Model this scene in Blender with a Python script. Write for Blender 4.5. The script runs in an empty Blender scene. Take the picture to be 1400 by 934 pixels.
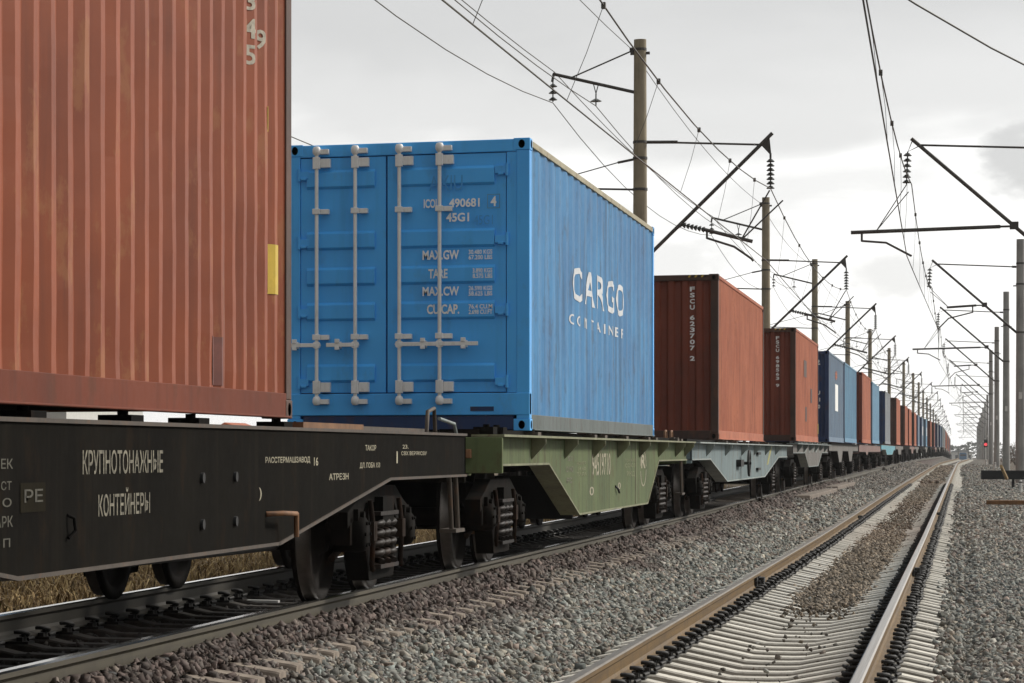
import bpy, bmesh, math, random
import numpy as np
from mathutils import Vector, Matrix
R = math.radians
rng = random.Random(7)
nprng = np.random.default_rng(11)
scene = bpy.context.scene
COL = scene.collection

# ------------------------------------------------------------------ camera
cam_d = bpy.data.cameras.new('camera')
cam = bpy.data.objects.new('camera', cam_d); COL.objects.link(cam)
cam.location = (0, 0, 1.075)
cam.rotation_euler = (R(90), 0, math.atan(1318/3992))
cam_d.sensor_width = 36; cam_d.lens = 3992/1400*36
cam_d.shift_x = 0.5; cam_d.shift_y = 151/1400
cam_d.clip_start = 0.1; cam_d.clip_end = 9000
scene.camera = cam

# ------------------------------------------------------------------ light
SUN_AZ, SUN_EL = R(52), R(33)          # azimuth from +Y (along the track) towards +X
sdir = Vector((math.sin(SUN_AZ)*math.cos(SUN_EL), math.cos(SUN_AZ)*math.cos(SUN_EL), math.sin(SUN_EL)))
sun_d = bpy.data.lights.new('sun', 'SUN'); sun_d.energy = 2.6; sun_d.angle = R(10); sun_d.color = (1, .95, .87)
sun = bpy.data.objects.new('sun', sun_d); COL.objects.link(sun)
sun.rotation_euler = (-sdir).to_track_quat('-Z', 'Y').to_euler()
scene.view_settings.view_transform = 'Standard'; scene.view_settings.look = 'None'
scene.view_settings.exposure = 0.3; scene.view_settings.gamma = 1

def N(nt, typ, **kw):
    n = nt.nodes.new(typ)
    for k, v in kw.items():
        if k.startswith('i_'):
            n.inputs[k[2:].replace('_', ' ')].default_value = v
        else: setattr(n, k, v)
    return n
def L(nt, a, b): nt.links.new(a, b)
def ramp(nt, fac, stops, interp='LINEAR'):
    r = N(nt, 'ShaderNodeValToRGB'); r.color_ramp.interpolation = interp
    el = r.color_ramp.elements
    while len(el) < len(stops): el.new(.5)
    for e, (p, c) in zip(el, stops):
        e.position = p; e.color = (c, c, c, 1) if isinstance(c, (int, float)) else (*c, 1)
    L(nt, fac, r.inputs[0]); return r.outputs[0]
def mix(nt, fac, a, b, blend='MIX'):
    m = N(nt, 'ShaderNodeMix', data_type='RGBA', blend_type=blend)
    for s, v in ((m.inputs[0], fac), (m.inputs[6], a), (m.inputs[7], b)):
        if isinstance(v, (int, float)): s.default_value = v
        elif isinstance(v, tuple): s.default_value = (*v[:3], 1)
        else: L(nt, v, s)
    return m.outputs[2]
def math_(nt, op, a, b=None, c=None, clamp=False):
    m = N(nt, 'ShaderNodeMath', operation=op, use_clamp=clamp)
    for i, v in enumerate((a, b, c)):
        if v is None: continue
        if isinstance(v, (int, float)): m.inputs[i].default_value = v
        else: L(nt, v, m.inputs[i])
    return m.outputs[0]
def noise(nt, vec, scale, detail=4, rough=.55, dist=0):
    n = N(nt, 'ShaderNodeTexNoise'); n.inputs['Scale'].default_value = scale
    n.inputs['Detail'].default_value = detail; n.inputs['Roughness'].default_value = rough
    n.inputs['Distortion'].default_value = dist
    L(nt, vec, n.inputs['Vector']); return n.outputs['Fac']
def mapping(nt, vec, scale=(1, 1, 1), loc=(0, 0, 0)):
    m = N(nt, 'ShaderNodeMapping'); m.inputs['Scale'].default_value = scale; m.inputs['Location'].default_value = loc
    L(nt, vec, m.inputs['Vector']); return m.outputs[0]

# ------------------------------------------------------------------ overcast sky
wd = bpy.data.worlds.new('World'); scene.world = wd; wd.use_nodes = True
nt = wd.node_tree; nt.nodes.clear()
out = N(nt, 'ShaderNodeOutputWorld'); bg = N(nt, 'ShaderNodeBackground'); bg.inputs[1].default_value = 0.1
L(nt, bg.outputs[0], out.inputs[0])
sky = N(nt, 'ShaderNodeTexSky', sky_type='NISHITA'); sky.sun_disc = False
sky.sun_elevation = SUN_EL; sky.sun_rotation = SUN_AZ
tc = N(nt, 'ShaderNodeTexCoord')
sep = N(nt, 'ShaderNodeSeparateXYZ'); L(nt, tc.outputs['Generated'], sep.inputs[0])
z = sep.outputs['Z']
dot = N(nt, 'ShaderNodeVectorMath', operation='DOT_PRODUCT'); L(nt, tc.outputs['Generated'], dot.inputs[0]); dot.inputs[1].default_value = sdir
n1 = noise(nt, mapping(nt, tc.outputs['Generated'], (5, 5, 16), (0.3, 1.7, .15)), 1.6, 4, .5, .25)
n2 = noise(nt, mapping(nt, tc.outputs['Generated'], (9, 9, 30), (4.3, .7, 2.2)), 1.3, 5, .5, .3)
# thickness of the cloud sheet: heavy overhead, thin towards the horizon, broken by noise
h = math_(nt, 'ADD', z, math_(nt, 'MULTIPLY', math_(nt, 'SUBTRACT', n1, .5), .11))
thick = ramp(nt, h, [(0.0, 0.0), (.085, .02), (.115, .75), (.16, 1.0)], 'EASE')
puffs = ramp(nt, n2, [(.42, 0.0), (.62, .5)], 'EASE')
low = ramp(nt, z, [(.02, 0.0), (.05, 1.0), (.11, 1.0), (.14, 0.0)])
cover = math_(nt, 'MAXIMUM', thick, math_(nt, 'MULTIPLY', puffs, low))
def bank(cx, cz, rx, rz, amt, cov):
    dx = math_(nt, 'DIVIDE', math_(nt, 'SUBTRACT', sep.outputs['X'], cx), rx); dz = math_(nt, 'DIVIDE', math_(nt, 'SUBTRACT', z, cz), rz)
    r = math_(nt, 'SQRT', math_(nt, 'ADD', math_(nt, 'MULTIPLY', dx, dx), math_(nt, 'MULTIPLY', dz, dz)))
    r = math_(nt, 'ADD', r, math_(nt, 'MULTIPLY_ADD', noise(nt, mapping(nt, tc.outputs['Generated'], (40, 10, 70)), 1.0, 5, .6), 1.5, -.75))
    return math_(nt, 'MAXIMUM', cov, math_(nt, 'MULTIPLY', ramp(nt, r, [(.35, 1.0), (1.0, 0.0)], 'EASE'), amt))
cover = bank(.019, .093, .022, .017, 1.0, cover); cover = bank(-.022, .058, .022, .010, .55, cover); cover = bank(-.10, .064, .04, .012, .5, cover)
cloud_bright = ramp(nt, dot.outputs['Value'], [(-1, 2.2), (0.0, 2.2), (.35, 6.3), (1, 8.5)])
lum_side = ramp(nt, math_(nt, 'MULTIPLY_ADD', dot.outputs['Value'], .5, .5), [(0.2, .37), (.5, .54), (.74, 1.0), (1, 1.25)], 'EASE')
grey = mix(nt, 1.0, (5.7, 5.7, 5.66), lum_side, 'MULTIPLY')
white = mix(nt, 1.0, (9.7, 9.65, 9.5), lum_side, 'MULTIPLY')
clouds = mix(nt, cover, white, grey)
L(nt, mix(nt, .96, sky.outputs[0], clouds), bg.inputs[0])

# ------------------------------------------------------------------ the line's own course: it rises a little, dips far off and eases to the right
PY = [-100, 50, 100, 160, 260, 400, 480, 700, 1000, 1300, 4000]
PZ = [0, 0, .12, .22, .32, .45, .42, -.5, -2.2, -4.2, -5.5]
def lz(y): return float(np.interp(y, PY, PZ))
def lx(y):
    t = min(1, max(0, (y-270)/170)); return 1.3*t*t*(3-2*t)
XT, XR, DZ = -5.294, -1.393, -.255     # train track centre, empty track centre, level of its rails

# ------------------------------------------------------------------ materials
def new_mat(name):
    m = bpy.data.materials.new(name); m.use_nodes = True
    nt = m.node_tree; b = nt.nodes['Principled BSDF']; tc = N(nt, 'ShaderNodeTexCoord')
    return m, nt, b, tc.outputs['Object']
def bump(nt, b, hgt, strength=.3, dist=.01):
    bn = N(nt, 'ShaderNodeBump'); bn.inputs['Strength'].default_value = strength; bn.inputs['Distance'].default_value = dist
    L(nt, hgt, bn.inputs['Height']); L(nt, bn.outputs[0], b.inputs['Normal'])
def paint(name, c1, c2=None, rough=.5, streak=.45, rust=.25, rustc=(.10, .045, .02), dirt=(.03, .028, .022), spec=.4, metal=0, scale=1.0, sfreq=7):
    m, nt, b, oc = new_mat(name)
    c2 = c2 or tuple(v*.72 for v in c1)
    info = N(nt, 'ShaderNodeObjectInfo')
    add = N(nt, 'ShaderNodeVectorMath', operation='ADD'); L(nt, oc, add.inputs[0])
    comb = N(nt, 'ShaderNodeCombineXYZ'); k = math_(nt, 'MULTIPLY', info.outputs['Random'], 37.0)
    for i in range(3): L(nt, k, comb.inputs[i])
    L(nt, comb.outputs[0], add.inputs[1]); v = add.outputs[0]
    big = noise(nt, v, .9*scale, 5, .6)
    col = mix(nt, ramp(nt, big, [(.36, 0.0), (.64, 1.0)]), c1, c2)
    st = noise(nt, mapping(nt, v, (sfreq, sfreq, .42)), 1.0*scale, 5, .6)
    col = mix(nt, math_(nt, 'MULTIPLY', ramp(nt, st, [(.52, 0.0), (.72, 1.0)]), streak), col, dirt)
    fine = noise(nt, v, 11*scale, 6, .7)
    rs = noise(nt, mapping(nt, v, (1.6, 1.6, .8)), 2.2*scale, 6, .68)
    rf = math_(nt, 'MULTIPLY', ramp(nt, math_(nt, 'MULTIPLY_ADD', fine, .25, rs), [(.68, 0.0), (.76, 1.0)]), rust)
    col = mix(nt, rf, col, rustc)
    L(nt, col, b.inputs['Base Color'])
    L(nt, math_(nt, 'MULTIPLY_ADD', fine, .3, rough-.15, clamp=True), b.inputs['Roughness'])
    b.inputs['Specular IOR Level'].default_value = spec; b.inputs['Metallic'].default_value = metal
    bump(nt, b, fine, .12, .004)
    return m
def simple(name, c, rough=.6, metal=0, var=.3, scale=6):
    m, nt, b, oc = new_mat(name)
    f = noise(nt, oc, scale, 5, .65)
    L(nt, mix(nt, ramp(nt, f, [(.3, 0.0), (.7, 1.0)]), tuple(v*(1-var) for v in c), tuple(min(1, v*(1+var)) for v in c)), b.inputs['Base Color'])
    b.inputs['Roughness'].default_value = rough; b.inputs['Metallic'].default_value = metal
    bump(nt, b, f, .15, .005)
    return m

M = {}
M['red_near'] = paint('faded red container paint', (.315, .072, .020), (.235, .051, .0145), .52, .34, .45, (.36, .15, .05), (.07, .02, .009), .38)
M['red_rail'] = paint('dull red rail paint', (.17, .040, .017), (.125, .029, .013), .75, .4, .5, (.09, .035, .018), (.05, .02, .014), .25)
M['red'] = paint('darkened red container paint', (.20, .045, .021), (.155, .035, .017), .55, .32, .3, (.10, .035, .02), (.09, .025, .015))  # end walls: the sides' red darkened, their shade put into the colour
M['red_lit'] = paint('sunlit red container paint', (.46, .15, .076), (.36, .105, .052), .6, .6, .35, (.2, .06, .03), (.15, .045, .026), .25)  # sides: same red as the ends, lightened to paint in the sunlight
M['red_dark'] = paint('brown stained container steel', (.10, .045, .028), (.05, .028, .02), .6, .4, .5, (.12, .05, .025))
M['blue'] = paint('blue container paint', (.042, .225, .46), (.028, .155, .345), .52, .85, .4, (.05, .05, .05), (.022, .06, .10), .3, sfreq=11)  # dense streaks: grime plus painted shade for the shallow folds
M['blue_door'] = paint('brightened blue door paint', (.085, .46, .96), (.075, .41, .90), .42, .2, .12, (.10, .10, .11), (.03, .14, .30))  # side blue raised so the weakly lit front looks brighter
M['blue_dull'] = paint('dull grey blue container paint', (.15, .22, .30), (.11, .17, .25), .55, .4, .35, (.12, .07, .04), (.06, .08, .1))
M['navy'] = paint('navy container paint', (.02, .05, .14), (.015, .035, .1), .5, .3, .3)
M['steel_blue'] = paint('pale steel blue container paint', (.13, .29, .42), (.1, .23, .36), .55, .35, .3, (.14, .08, .05), (.05, .1, .14))
M['grey_cont'] = paint('grey container paint', (.25, .27, .28), (.19, .21, .23), .55, .4, .3, (.12, .07, .04), (.08, .08, .08))
M['white_cont'] = paint('off white container paint', (.55, .54, .5), (.45, .45, .42), .55, .35, .3, (.16, .09, .05), (.2, .19, .17))
M['cream_rail'] = paint('cream rail with rust', (.42, .38, .26), (.33, .29, .19), .6, .3, .6, (.14, .06, .025), (.08, .06, .04), scale=3)
M['grey_sill'] = paint('grey green sill paint', (.24, .28, .27), (.18, .22, .22), .55, .4, .45, (.09, .05, .03))
M['dark_sill'] = paint('dirty grey sill paint', (.12, .14, .135), (.09, .11, .105), .65, .5, .5, (.07, .04, .025))
M['side_txt'] = simple('greyed white side lettering', (.62, .64, .66), .7, 0, .2, 5)
M['white_bar'] = paint('white painted bar', (.82, .81, .79), (.74, .73, .7), .5, .2, .15, (.25, .17, .1), (.3, .28, .24), scale=3)
M['white_txt'] = simple('white lettering paint', (.86, .86, .84), .6, 0, .08, 20)
M['digit_txt'] = simple('worn cream digits', (.50, .46, .37), .75, 0, .3, 24)
M['ghost_txt'] = simple('darker blue ghost lettering', (.06, .31, .68), .5, 0, .1, 20)
M['old_txt'] = simple('worn white lettering paint', (.17, .155, .115), .85, 0, .75, 30)
M['cream_txt'] = simple('faded cream lettering paint', (.34, .31, .22), .8, 0, .4, 22)
M['dim_txt'] = simple('nearly gone lettering paint', (.07, .065, .048), .85, 0, .5, 22)
M['yellow'] = simple('yellow sticker', (.62, .43, .04), .5, 0, .15, 9)
M['black'] = simple('black paint', (.006, .006, .006), .7)
M['wag_black'] = paint('sooty black wagon paint', (.0105, .0093, .0073), (.0068, .0062, .0052), .95, .45, .35, (.026, .016, .009), (.021, .017, .012), .04)
M['worn_edge'] = paint('worn rusty edge steel', (.085, .065, .048), (.055, .043, .033), .65, .4, .6, (.12, .06, .03), scale=3)
M['wag_green'] = paint('olive green wagon paint', (.12, .15, .066), (.085, .112, .05), .75, .7, .45, (.085, .05, .025), (.045, .048, .03), .2)
M['green_edge'] = paint('dusty green edge', (.24, .25, .14), (.17, .17, .10), .6, .3, .5, (.12, .07, .035), scale=3)
M['wag_ltblue'] = paint('pale grey blue wagon paint', (.175, .228, .235), (.125, .17, .178), .75, .6, .45, (.11, .07, .04), (.07, .08, .08))
M['ltblue_edge'] = paint('dusty pale blue edge', (.34, .38, .36), (.25, .29, .28), .6, .3, .5, scale=3)
M['wag_grey'] = paint('brown grey wagon paint', (.16, .15, .135), (.11, .10, .09), .65, .45, .4, (.1, .06, .035))
M['wag_pink'] = paint('brick pink wagon paint', (.23, .135, .115), (.17, .10, .085), .65, .4, .4)
M['wag_turq'] = paint('turquoise wagon paint', (.12, .37, .44), (.09, .28, .35), .6, .35, .3)
M['bogie'] = paint('oily brown bogie steel', (.0085, .0068, .0052), (.0045, .004, .0032), .8, .3, .4, (.026, .012, .006), dirt=(.012, .009, .007), spec=.05)
M['spring'] = paint('dark oily spring steel', (.024, .016, .0115), (.012, .0085, .0065), .55, .2, .5, (.05, .022, .01), dirt=(.012, .009, .007), spec=.2)
M['wheel'] = paint('wheel steel', (.011, .0085, .0068), (.0065, .0052, .0042), .7, .2, .4, (.03, .016, .009), dirt=(.012, .009, .007), spec=.08)
M['tread'] = simple('bright worn wheel tread', (.09, .08, .072), .35, .8, .3)
M['rust'] = paint('rusty iron', (.22, .11, .05), (.13, .06, .028), .75, .3, .5, (.26, .12, .04), scale=3)
M['rusty_dark'] = paint('dark rusty link steel', (.026, .015, .009), (.014, .009, .0065), .8, .3, .5, (.055, .022, .01), dirt=(.012, .009, .007), spec=.1, scale=3)
M['deck'] = paint('sooty deck steel', (.0085, .0073, .0062), (.0055, .005, .0044), .85, .3, .4, (.02, .012, .007), dirt=(.012, .01, .008), spec=.06)
M['pole_brown'] = paint('weathered brown concrete', (.33, .285, .195), (.25, .215, .148), .85, .5, .0, dirt=(.07, .062, .045), scale=1.2)
M['pole_grey'] = paint('grey concrete', (.34, .335, .315), (.265, .26, .245), .85, .5, .0, dirt=(.08, .078, .072), scale=1.2)
M['iron'] = paint('dark galvanised iron', (.075, .07, .062), (.05, .046, .042), .65, .2, .4, (.07, .04, .022))
M['insul'] = simple('brown glass insulator', (.035, .038, .033), .3)
M['wire'] = simple('weathered copper wire', (.09, .085, .075), .55, 0, .2)
M['clip'] = simple('black oily clip steel', (.009, .008, .007), .65)
M['white_post'] = simple('white painted concrete', (.62, .61, .58), .7, 0, .12)
M['yellow_wood'] = simple('raw timber', (.42, .29, .14), .75, 0, .25)

# ------------------------------------------------------------------ mesh builder
class MB:
    def __init__(s): s.v, s.f, s.m, s.s = [], [], [], []
    def add(s, vs, fs, mi=0, sm=False):
        o = len(s.v); s.v += [tuple(p) for p in vs]
        for f in fs: s.f.append([i+o for i in f]); s.m.append(mi); s.s.append(sm)
        return s
    def box(s, x0, x1, y0, y1, z0, z1, mi=0):
        return s.add([(x0,y0,z0),(x1,y0,z0),(x1,y1,z0),(x0,y1,z0),(x0,y0,z1),(x1,y0,z1),(x1,y1,z1),(x0,y1,z1)],
                     [(0,3,2,1),(4,5,6,7),(0,1,5,4),(1,2,6,5),(2,3,7,6),(3,0,4,7)], mi)
    def prism(s, poly, axis, a0, a1, mi=0):
        """poly: 2-D points, counter-clockwise seen from +axis; axis 'x' -> (y,z), 'y' -> (x,z), 'z' -> (x,y)"""
        def P(p, a): return (a, p[0], p[1]) if axis == 'x' else ((p[0], a, p[1]) if axis == 'y' else (p[0], p[1], a))
        n = len(poly); A = [P(p, a0) for p in poly]; B = [P(p, a1) for p in poly]
        ar = sum(poly[i][0]*poly[(i+1) % n][1]-poly[(i+1) % n][0]*poly[i][1] for i in range(n))
        flip = (ar < 0) != (axis == 'y')
        fs = [list(range(n))[::-1], list(range(n, 2*n))] + [(i, (i+1) % n, n+(i+1) % n, n+i) for i in range(n)]
        if flip: fs = [list(f)[::-1] for f in fs]
        return s.add(A+B, fs, mi)
    def cyl(s, p0, p1, r0, r1=None, n=12, mi=0, caps=True):
        p0, p1 = Vector(p0), Vector(p1); r1 = r0 if r1 is None else r1
        d = (p1-p0).normalized(); a = d.orthogonal().normalized(); b = d.cross(a)
        ring = lambda p, r: [p + a*r*math.cos(2*math.pi*i/n) + b*r*math.sin(2*math.pi*i/n) for i in range(n)]
        s.add(ring(p0, r0)+ring(p1, r1), [(i, (i+1) % n, n+(i+1) % n, n+i) for i in range(n)], mi, True)
        if caps:
            s.add(ring(p0, r0), [list(range(n))[::-1]], mi); s.add(ring(p1, r1), [list(range(n))], mi)
        return s
    def tube(s, pts, r, n=6, mi=0, closed=False):
        pts = [Vector(p) for p in pts]; k = len(pts); vs = []
        prev = None
        for i, p in enumerate(pts):
            d = (pts[min(i+1, k-1)]-pts[max(i-1, 0)]).normalized()
            a = prev - d*prev.dot(d) if prev is not None else d.orthogonal()
            a = a.normalized() if a.length > 1e-6 else d.orthogonal().normalized()
            prev = a; b = d.cross(a)
            rr = r[i] if isinstance(r, (list, tuple)) else r
            vs += [p + a*rr*math.cos(2*math.pi*j/n) + b*rr*math.sin(2*math.pi*j/n) for j in range(n)]
        fs = [(i*n+j, i*n+(j+1) % n, (i+1)*n+(j+1) % n, (i+1)*n+j) for i in range(k-1) for j in range(n)]
        s.add(vs, fs, mi, True)
        s.add(vs[:n], [list(range(n))[::-1]], mi); s.add(vs[-n:], [list(range(n))], mi)
        return s
    def lathe(s, prof, org, axis='z', n=16, mi=0, caps=True):
        """prof: (r, h) pairs"""
        vs = []
        for r, hgt in prof:
            for j in range(n):
                c, q = r*math.cos(2*math.pi*j/n), r*math.sin(2*math.pi*j/n)
                p = (c, q, hgt) if axis == 'z' else ((hgt, c, q) if axis == 'x' else (q, hgt, c))
                vs.append(tuple(org[t]+p[t] for t in range(3)))
        k = len(prof)
        s.add(vs, [(i*n+j, i*n+(j+1) % n, (i+1)*n+(j+1) % n, (i+1)*n+j) for i in range(k-1) for j in range(n)], mi, True)
        if caps: s.add(vs[:n], [list(range(n))[::-1]], mi); s.add(vs[-n:], [list(range(n))], mi)
        return s
    def build(s, name, mats, parent=None, loc=None, bevel=0):
        me = bpy.data.meshes.new(name); me.from_pydata(s.v, [], s.f)
        for m in (mats if isinstance(mats, (list, tuple)) else [mats]): me.materials.append(m)
        me.polygons.foreach_set('material_index', s.m); me.polygons.foreach_set('use_smooth', s.s); me.update()
        o = bpy.data.objects.new(name, me); COL.objects.link(o)
        if parent is not None: o.parent = parent
        if loc is not None: o.location = loc
        if bevel:
            b = o.modifiers.new('bevel', 'BEVEL'); b.width = bevel; b.segments = 2; b.limit_method = 'ANGLE'; b.angle_limit = R(40)
        return o
def tag(o, label=None, cat=None, group=None, kind=None):
    if label: o['label'] = label
    if cat: o['category'] = cat
    if group: o['group'] = group
    if kind: o['kind'] = kind
    return o
def empty(name, loc, label, cat, group=None):
    o = bpy.data.objects.new(name, None); COL.objects.link(o); o.location = loc; o.empty_display_size = .3
    return tag(o, label, cat, group)
KIDS = {}
def children_of(o): return [c for c in bpy.data.objects if c.parent == o]
def copy_tree(o, loc=None, label=None, kids=None):
    """a thing with its parts and sub-parts"""
    c = o.copy(); COL.objects.link(c)
    if loc is not None: c.location = loc
    if label: c['label'] = label
    for a in (kids if kids is not None else children_of(o)):
        b = a.copy(); COL.objects.link(b); b.parent = c
        for a2 in children_of(a):
            b2 = a2.copy(); COL.objects.link(b2); b2.parent = b
    return c

# ------------------------------------------------------------------ lettering
_tc = {}
def text_geo(s, bold=0.0, spacing=1.0):
    key = (s, bold, spacing)
    if key in _tc: return _tc[key]
    cu = bpy.data.curves.new('lettering', 'FONT'); cu.body = s; cu.offset = bold; cu.space_character = spacing; cu.resolution_u = 3
    ob = bpy.data.objects.new('lettering', cu); COL.objects.link(ob)
    dg = bpy.context.evaluated_depsgraph_get(); me = ob.evaluated_get(dg).to_mesh()
    vs = [(v.co.x, v.co.y) for v in me.vertices]; fs = [tuple(p.vertices) for p in me.polygons]
    ob.evaluated_get(dg).to_mesh_clear(); bpy.data.objects.remove(ob); bpy.data.curves.remove(cu)
    xs = [p[0] for p in vs]; ys = [p[1] for p in vs]
    x0, y0, w, hh = min(xs), min(ys), max(xs)-min(xs), max(ys)-min(ys)
    _tc[key] = ([((x-x0)/w, (y-y0)/hh) for x, y in vs], fs); return _tc[key]
def put_text(mb, s, a0, a1, b0, b1, fn, bold=.02, spacing=1.0, mi=0, cuts=None):
    """fits the string to [a0,a1] x [b0,b1]; fn maps (a, b) onto the surface; cuts: a-values where the surface folds"""
    vs, fs = text_geo(s, bold, spacing)
    P = [(a0+u*(a1-a0), b0+v*(b1-b0)) for u, v in vs]
    if cuts:
        bm = bmesh.new(); bv = [bm.verts.new((p[0], p[1], 0)) for p in P]
        for f in fs:
            try: bm.faces.new([bv[i] for i in f])
            except ValueError: pass
        for c in cuts:
            if a0 < c < a1:
                bmesh.ops.bisect_plane(bm, geom=bm.verts[:]+bm.edges[:]+bm.faces[:], plane_co=(c, 0, 0), plane_no=(1, 0, 0), dist=1e-6)
        bm.verts.index_update(); P = [(v.co.x, v.co.y) for v in bm.verts]; fs = [tuple(v.index for v in f.verts) for f in bm.faces]; bm.free()
    mb.add([fn(a, b) for a, b in P], fs, mi)

# ------------------------------------------------------------------ ground
GX = [-4000, -60, -20, -8.5, -7.0, -6.75, -6.5, -6.0, -5.3, -4.6, -4.4, -4.15, -3.95, -3.4, -2.95, -2.6, -2.2, -.5, -.1, .15, 1.5, 2.2, 3, 6, 20, 4000]
GZ = [-1, -.8, -.5, -.45, -.3, -.2, -.20, -.28, -.28, -.27, -.225, -.262, -.325, -.445, -.545, -.61, -.69, -.69, -.62, -.53, -.50, -.52, -.6, -.8, -1, -2]
def gz(x, y):
    """ground height at offset x from the line (before its sideways easing)"""
    g = float(np.interp(x, GX, GZ))
    if y > 134 and -2.0 < x < -.75: g = max(g, -.53)
    return g + lz(y)
def ground():
    xs = sorted(set(GX + [-400, -120, -35, -13, -10, -1.95, -1.4, -.8, 4, 9, 12, 40, 120, 400]))
    ys = [-80, -20, 0, 8, 14] + list(range(18, 120, 3)) + list(range(120, 520, 10)) + [520, 560, 600, 650, 700, 800, 900, 1000, 1150, 1300, 1700, 2500, 4000]
    mb = MB(); n = len(xs); vs = []
    for y in ys:
        for x in xs: vs.append((x+lx(y), y, gz(x, y)))
    mb.add(vs, [(j*n+i, j*n+i+1, (j+1)*n+i+1, (j+1)*n+i) for j in range(len(ys)-1) for i in range(n-1)], 0, True)
    m, nt, b, oc = new_mat('stony railway ground')
    sp = N(nt, 'ShaderNodeSeparateXYZ'); L(nt, oc, sp.inputs[0])
    wob = noise(nt, oc, .8, 4, .6)
    x = math_(nt, 'ADD', sp.outputs[0], math_(nt, 'MULTIPLY_ADD', wob, 1.1, -.55))
    def st(v): return (v+10)/14
    xx = math_(nt, 'DIVIDE', math_(nt, 'ADD', x, 10), 14)
    zone = ramp(nt, xx, [(st(-8.4), (.13, .095, .05)), (st(-7.0), (.10, .075, .045)), (st(-6.4), (.015, .0125, .010)), (st(-4.9), (.015, .0125, .010)),  # near black under the train: its shade painted into the ground
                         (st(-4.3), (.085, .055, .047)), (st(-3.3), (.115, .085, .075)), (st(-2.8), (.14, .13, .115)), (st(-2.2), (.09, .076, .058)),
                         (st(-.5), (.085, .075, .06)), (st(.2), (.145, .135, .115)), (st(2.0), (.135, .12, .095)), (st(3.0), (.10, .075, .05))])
    vo = N(nt, 'ShaderNodeTexVoronoi', feature='F1'); vo.inputs['Scale'].default_value = 22; L(nt, oc, vo.inputs['Vector'])
    hs = N(nt, 'ShaderNodeSeparateColor'); L(nt, vo.outputs['Color'], hs.inputs[0])
    col = mix(nt, 1.0, zone, ramp(nt, hs.outputs[0], [(0, .45), (.6, .9), (1, 1.7)]), 'MULTIPLY')
    col = mix(nt, math_(nt, 'MULTIPLY', noise(nt, oc, 2.1, 4), .5), col, mix(nt, .5, zone, (.09, .07, .05)))
    col = mix(nt, 1.0, col, ramp(nt, noise(nt, oc, 5.5, 6, .72), [(.3, .55), (.5, .95), (.7, 1.45)]), 'MULTIPLY')
    col = mix(nt, 1.0, col, ramp(nt, noise(nt, mapping(nt, oc, (1, .25, 1)), .9, 5, .65), [(.3, .7), (.7, 1.25)]), 'MULTIPLY')
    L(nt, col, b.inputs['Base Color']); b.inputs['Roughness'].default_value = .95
    bump(nt, b, vo.outputs['Distance'], .9, .03)
    return tag(mb.build('ground', m), 'stony railway ground under both tracks and the field beside them', 'ground', None, 'structure')
ground()

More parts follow.
